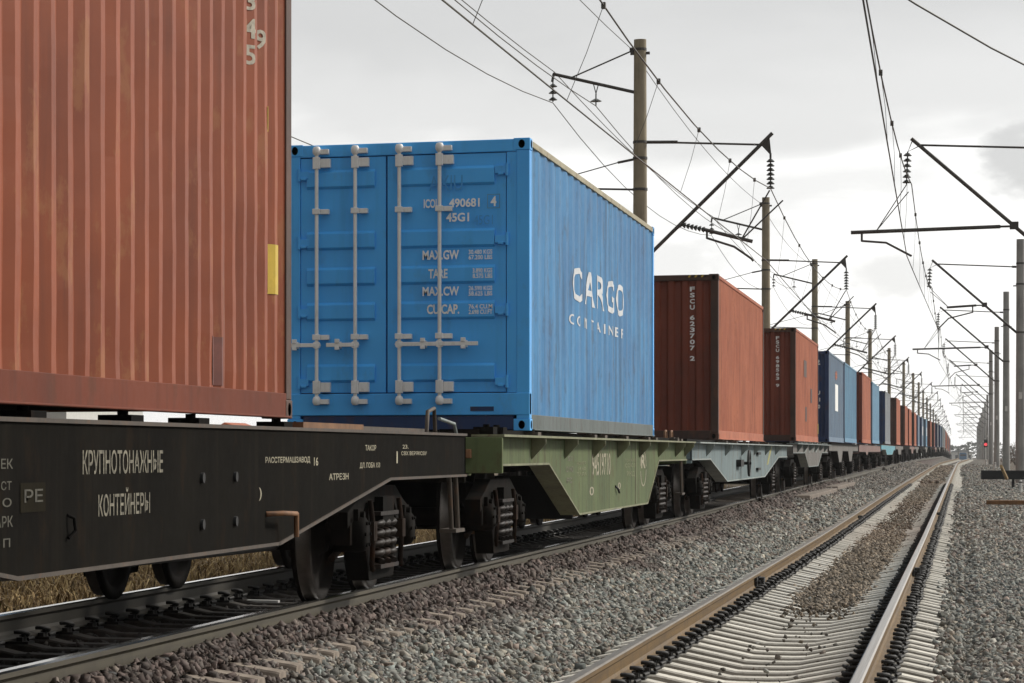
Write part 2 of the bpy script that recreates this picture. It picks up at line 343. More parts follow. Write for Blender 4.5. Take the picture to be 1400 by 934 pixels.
# ------------------------------------------------------------------ loose ballast stones (stuff)
def ballast():
    cube = np.array([(-1,-1,-1),(1,-1,-1),(1,1,-1),(-1,1,-1),(-1,-1,1),(1,-1,1),(1,1,1),(-1,1,1)], float)
    quads = np.array([(0,3,2,1),(4,5,6,7),(0,1,5,4),(1,2,6,5),(2,3,7,6),(3,0,4,7)])
    pos, siz, red = [], [], []
    def zone(x0, x1, y0, y1, dens, s0, s1, lift=0.0, redf=None, taper=None):
        if y1 <= y0: return
        n = int((x1-x0)*(y1-y0)*dens)
        x = nprng.uniform(x0, x1, n); y = nprng.uniform(y0, y1, n)
        if taper is not None:
            k = nprng.uniform(0, 1, n) < taper(x, y); x, y = x[k], y[k]; n = len(x)
        g = np.interp(x, GX, GZ) + np.interp(y, PY, PZ)
        s = s0*.7+(s1*1.2-s0*.7)*nprng.beta(1.5, 2.2, n)
        zz = g + lift*(1 if np.isscalar(lift) else 1) + s*nprng.uniform(.15, 1.0, n)
        if callable(redf): r = redf(x, y)
        else: r = np.full(n, redf or 0.0)
        pos.append(np.stack([x, y, zz], 1)); siz.append(s); red.append(r)
    def rf(x, y):
        edge = -3.74 + .22*np.sin(y*.55) + .14*np.sin(y*1.9+1)
        return np.clip((edge - x)/.5 + nprng.normal(.3, .22, len(x)), 0, 1)
    def ends(x, y):     # sleeper ends of the train track poke out, more in some stretches than in others
        ph = np.abs((y-15.2+.28) % .56 - .28); open_ = (np.sin(y*.47+.6)+.6*np.sin(y*1.3+x*2)) > .05
        return np.where((x > -4.24) & (x < -3.84) & (ph < .10) & open_ & (y < 45), .16, np.where((x > -2.85), .45, 1.0))
    for y0, y1, d, s0, s1 in ((12, 28, 1150, .014, .033), (28, 42, 850, .017, .036), (42, 62, 430, .02, .044), (62, 110, 170, .028, .055)):
        zone(-4.46, -2.70, y0, y1, d, s0, s1, 0, rf, ends)
        zone(-4.44, -4.24, y0, y1, d*1.3, s0, s1, .05, 1.0)
        zone(-4.46, -4.34, y0, y1, d*.9, s0, s1, .085, 1.0)
        if y0 > 16 or True: zone(-.16, 2.4, max(y0, 18), y1, d*1.15, s0*.88, s1*.9, 0, 0.12)
        zone(-.36, -.1, max(y0, 18), y1, d*.22, s0, s1, .10, .12)
        zone(-.2, -.02, max(y0, 18), y1, d*.5, s0, s1, .06, .12)
        zone(2.4, 3.6, max(y0, 30), y1, d*.4, s0, s1, 0, .5)
    def heap2(x, y): return np.clip((.46*np.clip((y-86)/9, 0, 1)*(1+.2*np.sin(y*.9)+.12*np.sin(y*2.7+x*3))-np.abs(x+1.4))/.15+.5, 0, 1)
    # between the sleepers of the empty track
    zone(-2.62, -.1, 19, 34, 170, .013, .028, -.02, .95)
    zone(-2.62, -.1, 34, 70, 150, .018, .034, -.02, .9)
    for lift in (.1, .14):
        zone(-2.0, -.8, 74, 135, 170, .02, .042, lift, 1.8, heap2)
    zone(-2.1, -.7, 62, 90, 38, .018, .036, .15, 1.6)
    zone(-.16, 2.4, 110, 170, 70, .03, .06, 0, .15)
    zone(-4.3, -2.7, 110, 170, 70, .03, .06, 0, .35)
    zone(-.3, 3.2, 170, 280, 26, .05, .1, 0, .25)
    zone(-4.3, -2.7, 170, 270, 26, .05, .1, 0, .45)
    zone(-2.0, -.8, 135, 270, 60, .04, .08, .15, 1.8, heap2)
    # heap of gravel lying over the sleeper middles further on
    def heap(x, y):
        w = (.40+.14*np.clip((y-31)/14, 0, 1))*np.clip((y-31)/.8, 0, 1)*np.clip((64-y)/9, 0, 1) + .03*np.sin(y*1.7)
        return np.clip((w*(1+.12*np.sin(y*3.1+x*4))-np.abs(x+1.40))/.12+.5, 0, 1)
    for lift in (.09, .12, .14):
        zone(-2.1, -.7, 30.5, 66, 560, .012, .032, lift, 1.85, heap)
    zone(-2.2, -.55, 29, 70, 60, .010, .026, .155, 1.8)
    zone(-2.3, -.5, 20, 34, 12, .010, .022, .16, .4)
    # stones between the train's rails, coloured dark for the train's shade; then those beyond
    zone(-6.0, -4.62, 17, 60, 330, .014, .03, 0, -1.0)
    zone(-7.4, -6.2, 17, 60, 300, .016, .034, 0, .8)
    p = np.concatenate(pos); s = np.concatenate(siz); r = np.concatenate(red); n = len(p)
    p[:, 0] += np.array([0.0])
    c = cube[None] * nprng.uniform(.45, 1.25, (n, 8, 3))
    c *= nprng.uniform(.4, 1.35, (n, 1, 3))
    a = nprng.normal(size=(n, 4)); a /= np.linalg.norm(a, axis=1)[:, None]
    w, x, y, z_ = a.T
    Rm = np.stack([1-2*(y*y+z_*z_), 2*(x*y-z_*w), 2*(x*z_+y*w), 2*(x*y+z_*w), 1-2*(x*x+z_*z_), 2*(y*z_-x*w), 2*(x*z_-y*w), 2*(y*z_+x*w), 1-2*(x*x+y*y)], 1).reshape(n, 3, 3)
    V = np.einsum('nij,nkj->nki', Rm, c)*s[:, None, None]*.8 + p[:, None, :]
    F = (quads[None] + (np.arange(n)*8)[:, None, None]).reshape(-1, 4)
    me = bpy.data.meshes.new('ballast'); me.vertices.add(n*8); me.vertices.foreach_set('co', V.astype(np.float32).ravel())
    me.loops.add(F.size); me.loops.foreach_set('vertex_index', F.astype(np.int32).ravel())
    me.polygons.add(len(F)); me.polygons.foreach_set('loop_start', np.arange(0, F.size, 4, dtype=np.int32)); me.polygons.foreach_set('loop_total', np.full(len(F), 4, np.int32))
    at = me.attributes.new('red', 'FLOAT', 'POINT'); at.data.foreach_set('value', np.repeat(r, 8).astype(np.float32))
    tone = nprng.uniform(0, 1, n); at = me.attributes.new('tone', 'FLOAT', 'POINT'); at.data.foreach_set('value', np.repeat(tone, 8).astype(np.float32))
    hue = nprng.uniform(0, 1, n); at = me.attributes.new('hue', 'FLOAT', 'POINT'); at.data.foreach_set('value', np.repeat(hue, 8).astype(np.float32))
    me.update(); me.validate()
    m, nt, b, oc = new_mat('crushed stone')
    at = lambda nm: N(nt, 'ShaderNodeAttribute', attribute_name=nm).outputs['Fac']
    hue = ramp(nt, at('hue'), [(0, (.235, .245, .22)), (.3, (.30, .29, .255)), (.5, (.205, .235, .22)), (.7, (.335, .295, .23)), (.86, (.265, .205, .17)), (1, (.16, .155, .15))])
    redc = ramp(nt, at('hue'), [(0, (.095, .067, .058)), (.5, (.125, .09, .078)), (.8, (.07, .053, .046)), (1, (.17, .14, .115))])
    col = mix(nt, math_(nt, 'MULTIPLY', at('red'), 1.0, clamp=True), hue, redc)
    col = mix(nt, math_(nt, 'SUBTRACT', at('red'), 1.0, clamp=True), col, ramp(nt, at('hue'), [(0, (.20, .155, .105)), (.5, (.27, .215, .15)), (.8, (.15, .115, .08)), (1, (.33, .29, .23))]))
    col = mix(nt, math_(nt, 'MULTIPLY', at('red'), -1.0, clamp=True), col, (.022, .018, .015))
    col = mix(nt, 1.0, col, ramp(nt, at('tone'), [(0, .42), (.55, .82), (.88, 1.15), (1, 1.7)]), 'MULTIPLY')
    col = mix(nt, math_(nt, 'MULTIPLY', ramp(nt, noise(nt, oc, 45, 3), [(.45, 0.0), (.7, 1.0)]), .35), col, (.09, .08, .065))
    L(nt, col, b.inputs['Base Color']); b.inputs['Roughness'].default_value = .85
    me.materials.append(m)
    o = bpy.data.objects.new('ballast', me); COL.objects.link(o)
    return tag(o, 'loose crushed stone ballast, purple brown by the train and grey elsewhere', 'ballast', None, 'stuff')
ballast()

# ------------------------------------------------------------------ rails
def rail_mat(name, web, web2, side):
    m, nt, b, oc = new_mat(name)
    f = noise(nt, mapping(nt, oc, (30, .6, 30)), 1, 5, .6); g = noise(nt, oc, 5, 5, .65)
    col = mix(nt, ramp(nt, f, [(.35, 0.0), (.65, 1.0)]), web, web2)
    col = mix(nt, math_(nt, 'MULTIPLY', ramp(nt, g, [(.5, 0.0), (.7, 1.0)]), .5), col, side)
    L(nt, col, b.inputs['Base Color']); b.inputs['Roughness'].default_value = .62; b.inputs['Specular IOR Level'].default_value = .45
    bump(nt, b, g, .15, .004); return m
M['rail_ochre'] = rail_mat('ochre rusted rail', (.155, .085, .014), (.095, .051, .010), (.045, .027, .010))
M['rail_shade'] = rail_mat('shade blackened rail', (.03, .025, .016), (.02, .017, .011), (.014, .011, .008))  # darker rail copy, the train's shade painted into it
M['rail_dark'] = rail_mat('dark olive rusted rail', (.075, .063, .038), (.052, .043, .027), (.035, .026, .016))
mt, nt, b, oc = new_mat('polished rail head')
f = noise(nt, mapping(nt, oc, (60, .4, 60)), 1, 4, .6)
L(nt, mix(nt, f, (.42, .39, .35), (.26, .23, .20)), b.inputs['Base Color']); b.inputs['Metallic'].default_value = .75
L(nt, math_(nt, 'MULTIPLY_ADD', f, .25, .2), b.inputs['Roughness']); M['rail_top'] = mt
M['rail_dull'] = simple('dull brown rail head', (.13, .112, .088), .5, .4, .25, 4)
mt2, nt, b, oc = new_mat('mirror bright rail head'); b.inputs['Base Color'].default_value = (.72, .71, .68, 1); b.inputs['Metallic'].default_value = 1; b.inputs['Roughness'].default_value = .16; M['rail_mirror'] = mt2
PROF = [(-.075, -.18), (.075, -.18), (.075, -.168), (.02, -.148), (.01, -.125), (.01, -.06), (.018, -.046), (.0365, -.038), (.0365, -.012), (.026, -.002), (-.026, -.002), (-.0365, -.012), (-.0365, -.038), (-.018, -.046), (-.01, -.06), (-.01, -.125), (-.02, -.148), (-.075, -.168)]
def rail(x, dz, body, label, top='rail_top'):
    ys = [-30] + list(np.arange(0, 270, 6.0)) + list(np.arange(270, 480, 5.0)) + [480, 520, 560, 600, 650, 700, 800, 1000, 1300]
    mb = MB(); k = len(PROF); vs = []
    for y in ys:
        for px, pz in PROF: vs.append((x+px+lx(y), y, pz+dz+lz(y)))
    for i in range(len(ys)-1):
        for j in range(k):
            j2 = (j+1) % k
            mb.f.append([i*k+j, i*k+j2, (i+1)*k+j2, (i+1)*k+j]); mb.m.append(1 if j in (8, 9, 10) else 0); mb.s.append(False)
    mb.v = vs
    return tag(mb.build('rail', [body, M[top]]), label, 'rail', 'running rails of the two tracks')
HG = .795
rl = rail(XR-HG, DZ, M['rail_ochre'], 'left rail of the empty track, ochre rust on its web, beside the grey gravel', 'rail_dull')
rr = rail(XR+HG, DZ, M['rail_ochre'], 'right rail of the empty track with the brightly polished head')
tn = rail(XT+HG, 0, M['rail_dark'], 'near dark olive rail under the train wheels, edged by purple brown stones', 'rail_mirror')
tf = rail(XT-HG, 0, M['rail_shade'], 'far shaded rail under the train, next to the dry grass', 'rail_mirror')
def joint(parent, x, y, side, dz=DZ):
    mb = MB()
    for s in (-1, 1):
        mb.box(x+s*.012 if s > 0 else x-.04, x+.04 if s > 0 else x-.012, y-.3, y+.3, dz-.142, dz-.05)
        for k in (-.2, 0, .2): mb.cyl((x+s*.04, y+k, dz-.095), (x+s*.07, y+k, dz-.095), .018, n=6)
    mb.box(x+side*.03 if side > 0 else x-.1, x+.1 if side > 0 else x-.03, y-.1, y+.12, dz-.2, dz-.05)
    return mb.build('rail_joint', M['clip'], parent)
for y in (33.2, 66, 99): joint(rl, XR-HG, y, 1)
for y in (36.5, 70, 103): joint(rr, XR+HG, y, 1)

# ------------------------------------------------------------------ sleepers
def conc(name, c1, c2, c3):
    m, nt, b, oc = new_mat(name)
    info = N(nt, 'ShaderNodeObjectInfo')
    add = N(nt, 'ShaderNodeVectorMath', operation='ADD'); L(nt, oc, add.inputs[0]); cb = N(nt, 'ShaderNodeCombineXYZ')
    k = math_(nt, 'MULTIPLY', info.outputs['Random'], 50.0)
    for i in range(3): L(nt, k, cb.inputs[i])
    L(nt, cb.outputs[0], add.inputs[1]); v = add.outputs[0]
    f = noise(nt, v, 3, 6, .65); g = noise(nt, v, 22, 5, .7)
    col = mix(nt, ramp(nt, f, [(.3, 0.0), (.7, 1.0)]), c1, c2)
    col = mix(nt, math_(nt, 'MULTIPLY', ramp(nt, g, [(.5, 0.0), (.75, 1.0)]), .55), col, c3)
    col = mix(nt, 1.0, col, ramp(nt, info.outputs['Random'], [(0, .8), (1, 1.08)]), 'MULTIPLY')
    L(nt, col, b.inputs['Base Color']); b.inputs['Roughness'].default_value = .9; bump(nt, b, g, .25, .006)
    return m
M['concrete'] = [conc('weathered sleeper concrete', (.56, .53, .46), (.69, .66, .585), (.24, .20, .155)), conc('shade darkened sleeper flank', (.27, .248, .205), (.35, .325, .275), (.13, .108, .08))]  # flanks darker than tops: their shade painted into the concrete
def old_conc():
    m, nt, b, oc = new_mat('dirty sleeper concrete with painted shade'); f = noise(nt, oc, 9, 5, .65)
    sp = N(nt, 'ShaderNodeSeparateXYZ'); L(nt, oc, sp.inputs[0])
    ax = math_(nt, 'ADD', math_(nt, 'ABSOLUTE', sp.outputs[0]), math_(nt, 'MULTIPLY_ADD', f, .2, -.1))
    clean = mix(nt, ramp(nt, f, [(.3, 0.0), (.7, 1.0)]), (.17, .135, .105), (.33, .275, .22)); train_shade = mix(nt, ramp(nt, f, [(.4, 0.0), (.7, 1.0)]), (.022, .018, .014), (.065, .053, .042))  # dark middle paints the train's shade into the sleeper colour
    L(nt, mix(nt, ramp(nt, ax, [(.82, 0.0), (1.0, 1.0)]), train_shade, clean), b.inputs['Base Color']); b.inputs['Roughness'].default_value = .9; bump(nt, b, f, .15, .005); return m
M['concrete_old'] = [old_conc()]*2
def sleeper_mb(seat, mid, end, x0=0, y0=0, z0=0, mb=None):
    mb = mb or MB()
    st = [(-1.35, end), (-1.33, end+.006), (-1.0, seat-.008), (-.9, seat), (-.62, seat), (-.5, seat-.025), (-.2, mid+.004), (-.1, mid), (.1, mid), (.2, mid+.004), (.5, seat-.025), (.62, seat), (.9, seat), (1.0, seat-.008), (1.33, end+.006), (1.35, end)]
    vs = []
    for x, t in st:
        for dy, dzz in ((-.15, -.2), (-.095, t-.012), (-.083, t), (.083, t), (.095, t-.012), (.15, -.2)): vs.append((x0+x, y0+dy, z0+dzz))
    for j in range(5):
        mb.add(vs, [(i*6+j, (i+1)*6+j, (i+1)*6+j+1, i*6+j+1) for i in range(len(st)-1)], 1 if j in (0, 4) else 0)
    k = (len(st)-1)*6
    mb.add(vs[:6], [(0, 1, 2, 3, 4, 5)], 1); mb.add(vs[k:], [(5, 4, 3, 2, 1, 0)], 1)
    return mb
def fastening_mb(big=.7):
    mb = MB()
    mb.box(-.17, .17, -.075, .075, -.002, .014)
    for s in (-1, 1):
        mb.box(min(s*.085, s*.125), max(s*.085, s*.125), -.06, .06, .014, .06*big)
        pts = [(s*(.095+.05*math.sin(t)), .062*math.cos(t), .045+.045*big*math.sin(t*.5)) for t in np.linspace(-.5, math.pi+.5, 8)]
        mb.tube(pts, .0155, 5)
        mb.tube([(s*.115, 0, .01), (s*.115, 0, .1*big)], .017, 6)
        mb.tube([(s*.16, -.045, .03), (s*.185, 0, .055*big), (s*.16, .045, .03)], .014, 5)
    return mb
SEAT = -.19
def sleepers(xc, dz, y0, step, n, mats, label_fn, group, seat, mid, end, nfar):
    proto = None
    fmesh = None
    for i in range(n):
        y = y0+i*step+rng.uniform(-.02, .02); loc = (xc+lx(y)+rng.uniform(-.015, .015), y, dz+SEAT+lz(y)-.012)
        if proto is None:
            proto = sleeper_mb(seat, mid, end).build('sleeper', mats, None, loc, .004)
            tag(proto, label_fn(y)[0], 'sleeper', label_fn(y)[1])
            kids = []
            for s in (-1, 1):
                if fmesh is None: f = fastening_mb().build('rail_fastening', M['clip'], proto, (s*HG, 0, .002)); fmesh = f.data
                else:
                    f = bpy.data.objects.new('rail_fastening', fmesh); COL.objects.link(f); f.parent = proto; f.location = (s*HG, 0, .002)
                kids.append(f)
            o = proto
        else:
            o = copy_tree(proto, loc, label_fn(y)[0], kids); o['group'] = label_fn(y)[1]
        o.rotation_euler = (rng.uniform(-.01, .01), rng.uniform(-.006, .006), rng.uniform(-.008, .008))
    mb = MB()
    for i in range(n, nfar):
        y = y0+i*step; sleeper_mb(seat, mid, end, xc+lx(y), y, dz+SEAT+lz(y)-.012, mb)
    return mb
def lab_r(y):
    if y < 33.5: return ('pale concrete sleeper of the empty track, bare from end to end in the foreground', 'bare foreground sleepers of the empty track')
    if y < 62: return ('pale concrete sleeper of the empty track with brown gravel heaped over its middle', 'gravel covered sleepers of the empty track')
    return ('pale concrete sleeper of the empty track beyond the gravel heap', 'distant sleepers of the empty track')
def lab_l(y): return ('dirty brown concrete sleeper under the train, its end sunk in purple brown stones', 'sleepers under the train')
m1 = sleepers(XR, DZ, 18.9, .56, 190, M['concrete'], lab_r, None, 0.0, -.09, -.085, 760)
tag(m1.build('sleepers', M['concrete']), 'far sleepers of the empty track, too small to tell apart', 'sleepers', None, 'stuff')
m2 = sleepers(XT, 0, 15.2, .56, 108, M['concrete_old'], lab_l, None, 0.0, -.03, -.06, 500)
tag(m2.build('sleepers', M['concrete_old']), 'far sleepers under the train, too small to tell apart', 'sleepers', None, 'stuff')

# ------------------------------------------------------------------ containers
CL, CW, CH = 12.192, 2.438, 2.896
HW = CW/2
def corr(y0, y1, n, depth, f=(.26, .24, .26, .24)):
    """fold lines of a corrugated sheet: (pos, depth inwards)"""
    p = (y1-y0)/n; pts = []
    for i in range(n):
        a = y0+i*p
        pts += [(a, 0), (a+p*f[0], 0), (a+p*(f[0]+f[1]), depth), (a+p*(f[0]+f[1]+f[2]), depth)]
    return pts+[(y1, 0)]
def corr_at(pts, y): return float(np.interp(y, [p[0] for p in pts], [p[1] for p in pts]))
def sheet(mb, pts, z0, z1, fn, rows=1, wob=0, seed=0):
    """corrugated sheet; fn(pos, depth, z) -> point"""
    vs = []; k = len(pts)
    for r in range(rows+1):
        zz = z0+(z1-z0)*r/rows
        for i, (y, d) in enumerate(pts):
            dd, yy = d, y
            if wob and 0 < r < rows and 0 < i < k-1:
                dd += wob*dent(y, zz, seed); yy += wob*.5*dent(y*1.7+5, zz*1.3+3, seed)
            vs.append(fn(yy, dd, zz))
    mb.add(vs, [(r*k+i, r*k+i+1, (r+1)*k+i+1, (r+1)*k+i) for r in range(rows) for i in range(k-1)])
from mathutils import noise as mnoise
def dent(y, zz, seed): return mnoise.noise(Vector((y*2.4+seed, zz*1.7, seed*.37)))+.6*mnoise.noise(Vector((y*6+seed, zz*5, 3.1)))
def casting(mb, x, y, zz, sx, sy, sz, mi=0, hole=1):
    """ISO corner block outward signs sx, sy; z from bottom"""
    w, d, hh = .178, .162, .118
    x0, x1 = sorted((x, x-sx*d)); y0, y1 = sorted((y, y-sy*w)); mb.box(x0, x1, y0, y1, zz, zz+hh, mi)
    cx, cy, cz = x-sx*d/2, y-sy*w/2, zz+hh/2
    def oval(fn, rw, rh):
        mb.add([fn(rw*math.cos(t), rh*math.sin(t)) for t in np.linspace(0, 2*math.pi, 14, endpoint=False)], [list(range(14))], hole)
        mb.add([fn(rw*math.cos(t), rh*math.sin(t)) for t in np.linspace(0, 2*math.pi, 14, endpoint=False)], [list(range(14))[::-1]], hole)
    oval(lambda a, b: (cx+a, y+sy*.003, cz+b), .032, .042)
    oval(lambda a, b: (x+sx*.003, cy+a, cz+b), .038, .042)
def container(label, y, mats, near=0, group='containers on the train', ncorr=43, zbase=1.286, hgt=CH, length=CL, side_wob=0, end='wall', text=None, hazard=False, dx=0, cat='container', dents=0, endcorr=9, depth=.036, fold=(.26, .24, .26, .24)):
    root = empty('shipping_container', (XT+lx(y)+dx, y, lz(y)+zbase), label, cat, group)
    body, frame, endm, sill, toprail = mats['side'], mats.get('frame', mats['side']), mats.get('end', mats['side']), mats.get('sill', mats['side']), mats.get('top', mats['side'])
    bz = .16
    # corner posts
    for sx in (-1, 1):
        for ye, sy in ((0, -1), (length, 1)):
            if near == 0 and (sx < 0 or sy > 0): continue
            mb = MB(); x0, x1 = sorted((sx*HW, sx*(HW-.13))); y0, y1 = sorted((ye, ye-sy*.15)); mb.box(x0, x1, y0, y1, .118, hgt-.118)
            mb.build('corner_post', frame, root, None, .008 if near else 0)
    if near:
        for sx in (-1, 1):
            for ye, sy in ((0, -1), (length, 1)):
                for zz in (0, hgt-.118):
                    mb = MB(); casting(mb, sx*(HW+.004), ye+sy*.006, zz, sx, sy, 1); mb.build('corner_casting', [frame, M['black']], root, None, .006)
    # rails
    for sx in (-1, 1):
        if near == 0 and sx < 0: continue
        mb = MB(); x0, x1 = sorted((sx*HW, sx*(HW-.06))); mb.box(x0, x1, .15, length-.15, .01, bz); mb.box(x0-(.03 if sx < 0 else 0), x1+(.03 if sx > 0 else 0), .15, length-.15, 0.004, .016)
        mb.build('bottom_rail', sill, root, None, .004 if near else 0)
        mb = MB(); mb.box(x0, x1, .15, length-.15, hgt-.075, hgt-.012); mb.build('top_rail', toprail, root, None, .006 if near else 0)
    # side panels
    pts = corr(.15, length-.15, ncorr, depth, fold)
    for sx in (1, -1):
        if near == 0 and sx < 0:
            mb = MB(); mb.add([(-HW+.02, 0, 0), (-HW+.02, length, 0), (-HW+.02, length, hgt-.01), (-HW+.02, 0, hgt-.01)], [(0, 3, 2, 1)]); mb.build('side_panel', body, root); continue
        mb = MB(); P = pts if near else [(.15, .0), (length-.15, .0)] if near is None else pts
        sheet(mb, P, bz, hgt-.075, lambda a, d, zz, sx=sx: (sx*(HW-.012-d), a, zz), 26 if (dents and sx > 0) else 1, dents if sx > 0 else 0, 3)
        if sx < 0: mb.f = [f[::-1] for f in mb.f]
        mb.build('side_panel', body, root)
    # roof and floor
    mb = MB(); rp = corr(.1, length-.1, 40, .02) if near else [(.05, 0), (length-.05, 0)]
    k = len(rp); mb.add([(s*(HW-.05), a, hgt-.03-d) for s in (-1, 1) for a, d in rp], [(i, k+i, k+i+1, i+1) for i in range(k-1)])
    mb.build('roof', toprail, root)
    mb = MB(); mb.box(-HW+.07, HW-.07, .12, length-.12, .06, .12); mb.build('floor', M['deck'], root)
    # end walls
    if end == 'wall':
        ep = corr(-HW+.13, HW-.13, endcorr, .045, (.34, .14, .38, .14))
        mb = MB(); sheet(mb, ep, .16, hgt-.11, lambda a, d, zz: (a, .03+d, zz)); mb.build('end_wall', endm, root)
        mb = MB(); mb.box(-HW+.13, HW-.13, .0, .08, hgt-.11, hgt-.01); mb.build('end_header', frame, root, None, .006 if near else 0)
        mb = MB(); mb.box(-HW+.13, HW-.13, .0, .1, .01, .16); mb.build('end_sill', frame, root, None, .006 if near else 0)
        if text:
            mb = MB(); fn = lambda a, b: (a, .03+corr_at(ep, a)-.004, b); zz = hgt-.215
            cuts = [p[0] for p in ep]
            for ch in text:
                if ch == ' ':
                    zz -= .075; mb.build('lettering', M['white_txt'], root); mb = MB(); continue
                w = .085 if ch not in '1I' else .03
                xc = .77
                put_text(mb, ch, xc-w/2, xc+w/2, zz-.083, zz, fn, .035, 1, 0, cuts); zz -= .1065
            mb.build('lettering', M['white_txt'], root)
        if hazard:
            mb = MB()
            for i in range(6):
                a = .70+i*.055; mb.add([(a, -.003, hgt-.055), (a+.03, -.003, hgt-.055), (a+.055, -.003, hgt-.02), (a+.025, -.003, hgt-.02)], [(0, 1, 2, 3)], i % 2)
            mb.build('hazard_stripe', [M['yellow'], M['black']], root)
    mb = MB(); mb.add([(-HW+.05, length-.03, .05), (HW-.05, length-.03, .05), (HW-.05, length-.03, hgt-.03), (-HW+.05, length-.03, hgt-.03)], [(0, 3, 2, 1)]); mb.build('end_wall', body, root)
    return root, pts

# --- nearest: faded red box, its end flush with the dark corner post
red0, rp0 = container('faded brick red container with white vertical ridges, largest and nearest in the photo', 18.28-CL,
    dict(side=M['red_near'], frame=M['red_dark'], end=M['red'], sill=M['red_rail'], top=M['red_near']), near=1, ncorr=43, depth=.04, dents=.0045, fold=(.27, .25, .25, .23))
def on_side(pts, off=.004): return lambda a, b: (HW-.012-corr_at(pts, a)+off, a, b)
cuts0 = [p[0] for p in rp0]; y00 = 18.28-CL
mb = MB(); f0 = on_side(rp0)
def T0(s, ya, yb, za, zb, bold=.02):
    mb = MB(); put_text(mb, s, ya-y00, yb-y00, za-1.286, zb-1.286, f0, bold, 1, 0, cuts0); mb.build('lettering', M['digit_txt'], red0)
T0('3', 17.225, 17.308, 3.75, 3.86); T0('4', 17.215, 17.315, 3.58, 3.70); T0('5', 17.225, 17.308, 3.42, 3.54); T0('9', 17.498, 17.586, 3.55, 3.67)
for (a, b, c, d) in ((17.66, 17.95, 2.06, 2.37), (17.64, 17.80, 3.07, 3.21)):
    mb = MB(); cc = sorted([a-y00, b-y00]+[q for q in cuts0 if a-y00 < q < b-y00]); k = len(cc)
    mb.add([f0(q, zz) for zz in (c-1.286, d-1.286) for q in cc], [(i, i+1, k+i+1, k+i) for i in range(k-1)]); mb.build('sticker', M['yellow'], red0)
mb = MB(); a, b, c, d = 16.25-y00, 16.5-y00, 1.46-1.286, 1.74-1.286
cc = sorted([a, b]+[q for q in cuts0 if a < q < b]); k = len(cc); mb.add([f0(q, zz) for zz in (c, d) for q in cc], [(i, i+1, k+i+1, k+i) for i in range(k-1)])
M['patch'] = simple('dark red repair paint', (.16, .045, .03), .5); mb.build('repair_patch', M['patch'], red0)

# --- the blue one with the double door facing us
blue, bp = container('bright blue container with white lock bars and big white lettering on its side', 29.03,
    dict(side=M['blue'], frame=M['blue_door'], sill=M['dark_sill'], top=M['cream_rail']), near=1, ncorr=22, end='door', depth=.0165, fold=(.2, .3, .2, .3))
D = M['blue_door']
mb = MB(); mb.box(-HW+.13, HW-.13, -.002, .1, 2.765, CH-.008); mb.build('door_header', D, blue, None, .008)
mb = MB(); mb.box(-HW+.0, HW-.0, -.008, .12, .155, .375); mb.build('door_sill', D, blue, None, .008)
mb = MB(); mb.box(.635, .868, -.012, -.004, .195, .24); mb.build('lashing_slot', M['navy'], blue)
mb = MB(); mb.box(-HW+.16, HW-.16, .01, .09, .012, .150); mb.build('end_beam', M['navy'], blue)
for x0, x1 in ((.992, HW-.128), (-HW+.128, -1.092)):
    mb = MB(); mb.box(x0, x1, .006, .1, .378, 2.762); mb.build('door_jamb', D, blue, None, .004)
mb = MB(); mb.box(-HW+.13, HW-.13, .06, .08, .37, 2.77); mb.build('door_seal', M['navy'], blue)
for x0, x1, rx0, rx1 in ((-1.085, -.216, -1.02, -.325), (-.200, .985, -.07, .875)):
    mb = MB(); mb.box(x0, x1, .012, .055, .385, 2.757)
    for zt, zb in ((2.62, 2.455), (2.0, 1.838), (1.636, 1.476), (1.281, 1.122), (.66, .5)):
        # recessed band: lower edge catches the light, upper edge is in shade
        mb.prism([(.0125, zb-.015), (-.018, zb+.012), (-.018, zt-.012), (.0125, zt+.015)][::-1], 'x', rx0, rx1)
    d = mb.build('door', D, blue, None, .004)
    for zz in (2.595, 1.908, 1.207, .498):
        hx = .985 if x0 > -.3 else -1.085
        mb = MB(); sgn = -1 if x0 > -.3 else 1
        a0, a1 = sorted((hx, hx+sgn*.085)); mb.box(a0-.02, a1, -.022, .011, zz-.045, zz+.03); mb.box(a0+.01, a1-.02, -.034, -.022, zz-.06, zz-.035)
        mb.cyl((hx-sgn*.012, -.012, zz-.07), (hx-sgn*.012, -.012, zz+.055), .018, n=8)
        mb.build('hinge', D, d, None, .003)
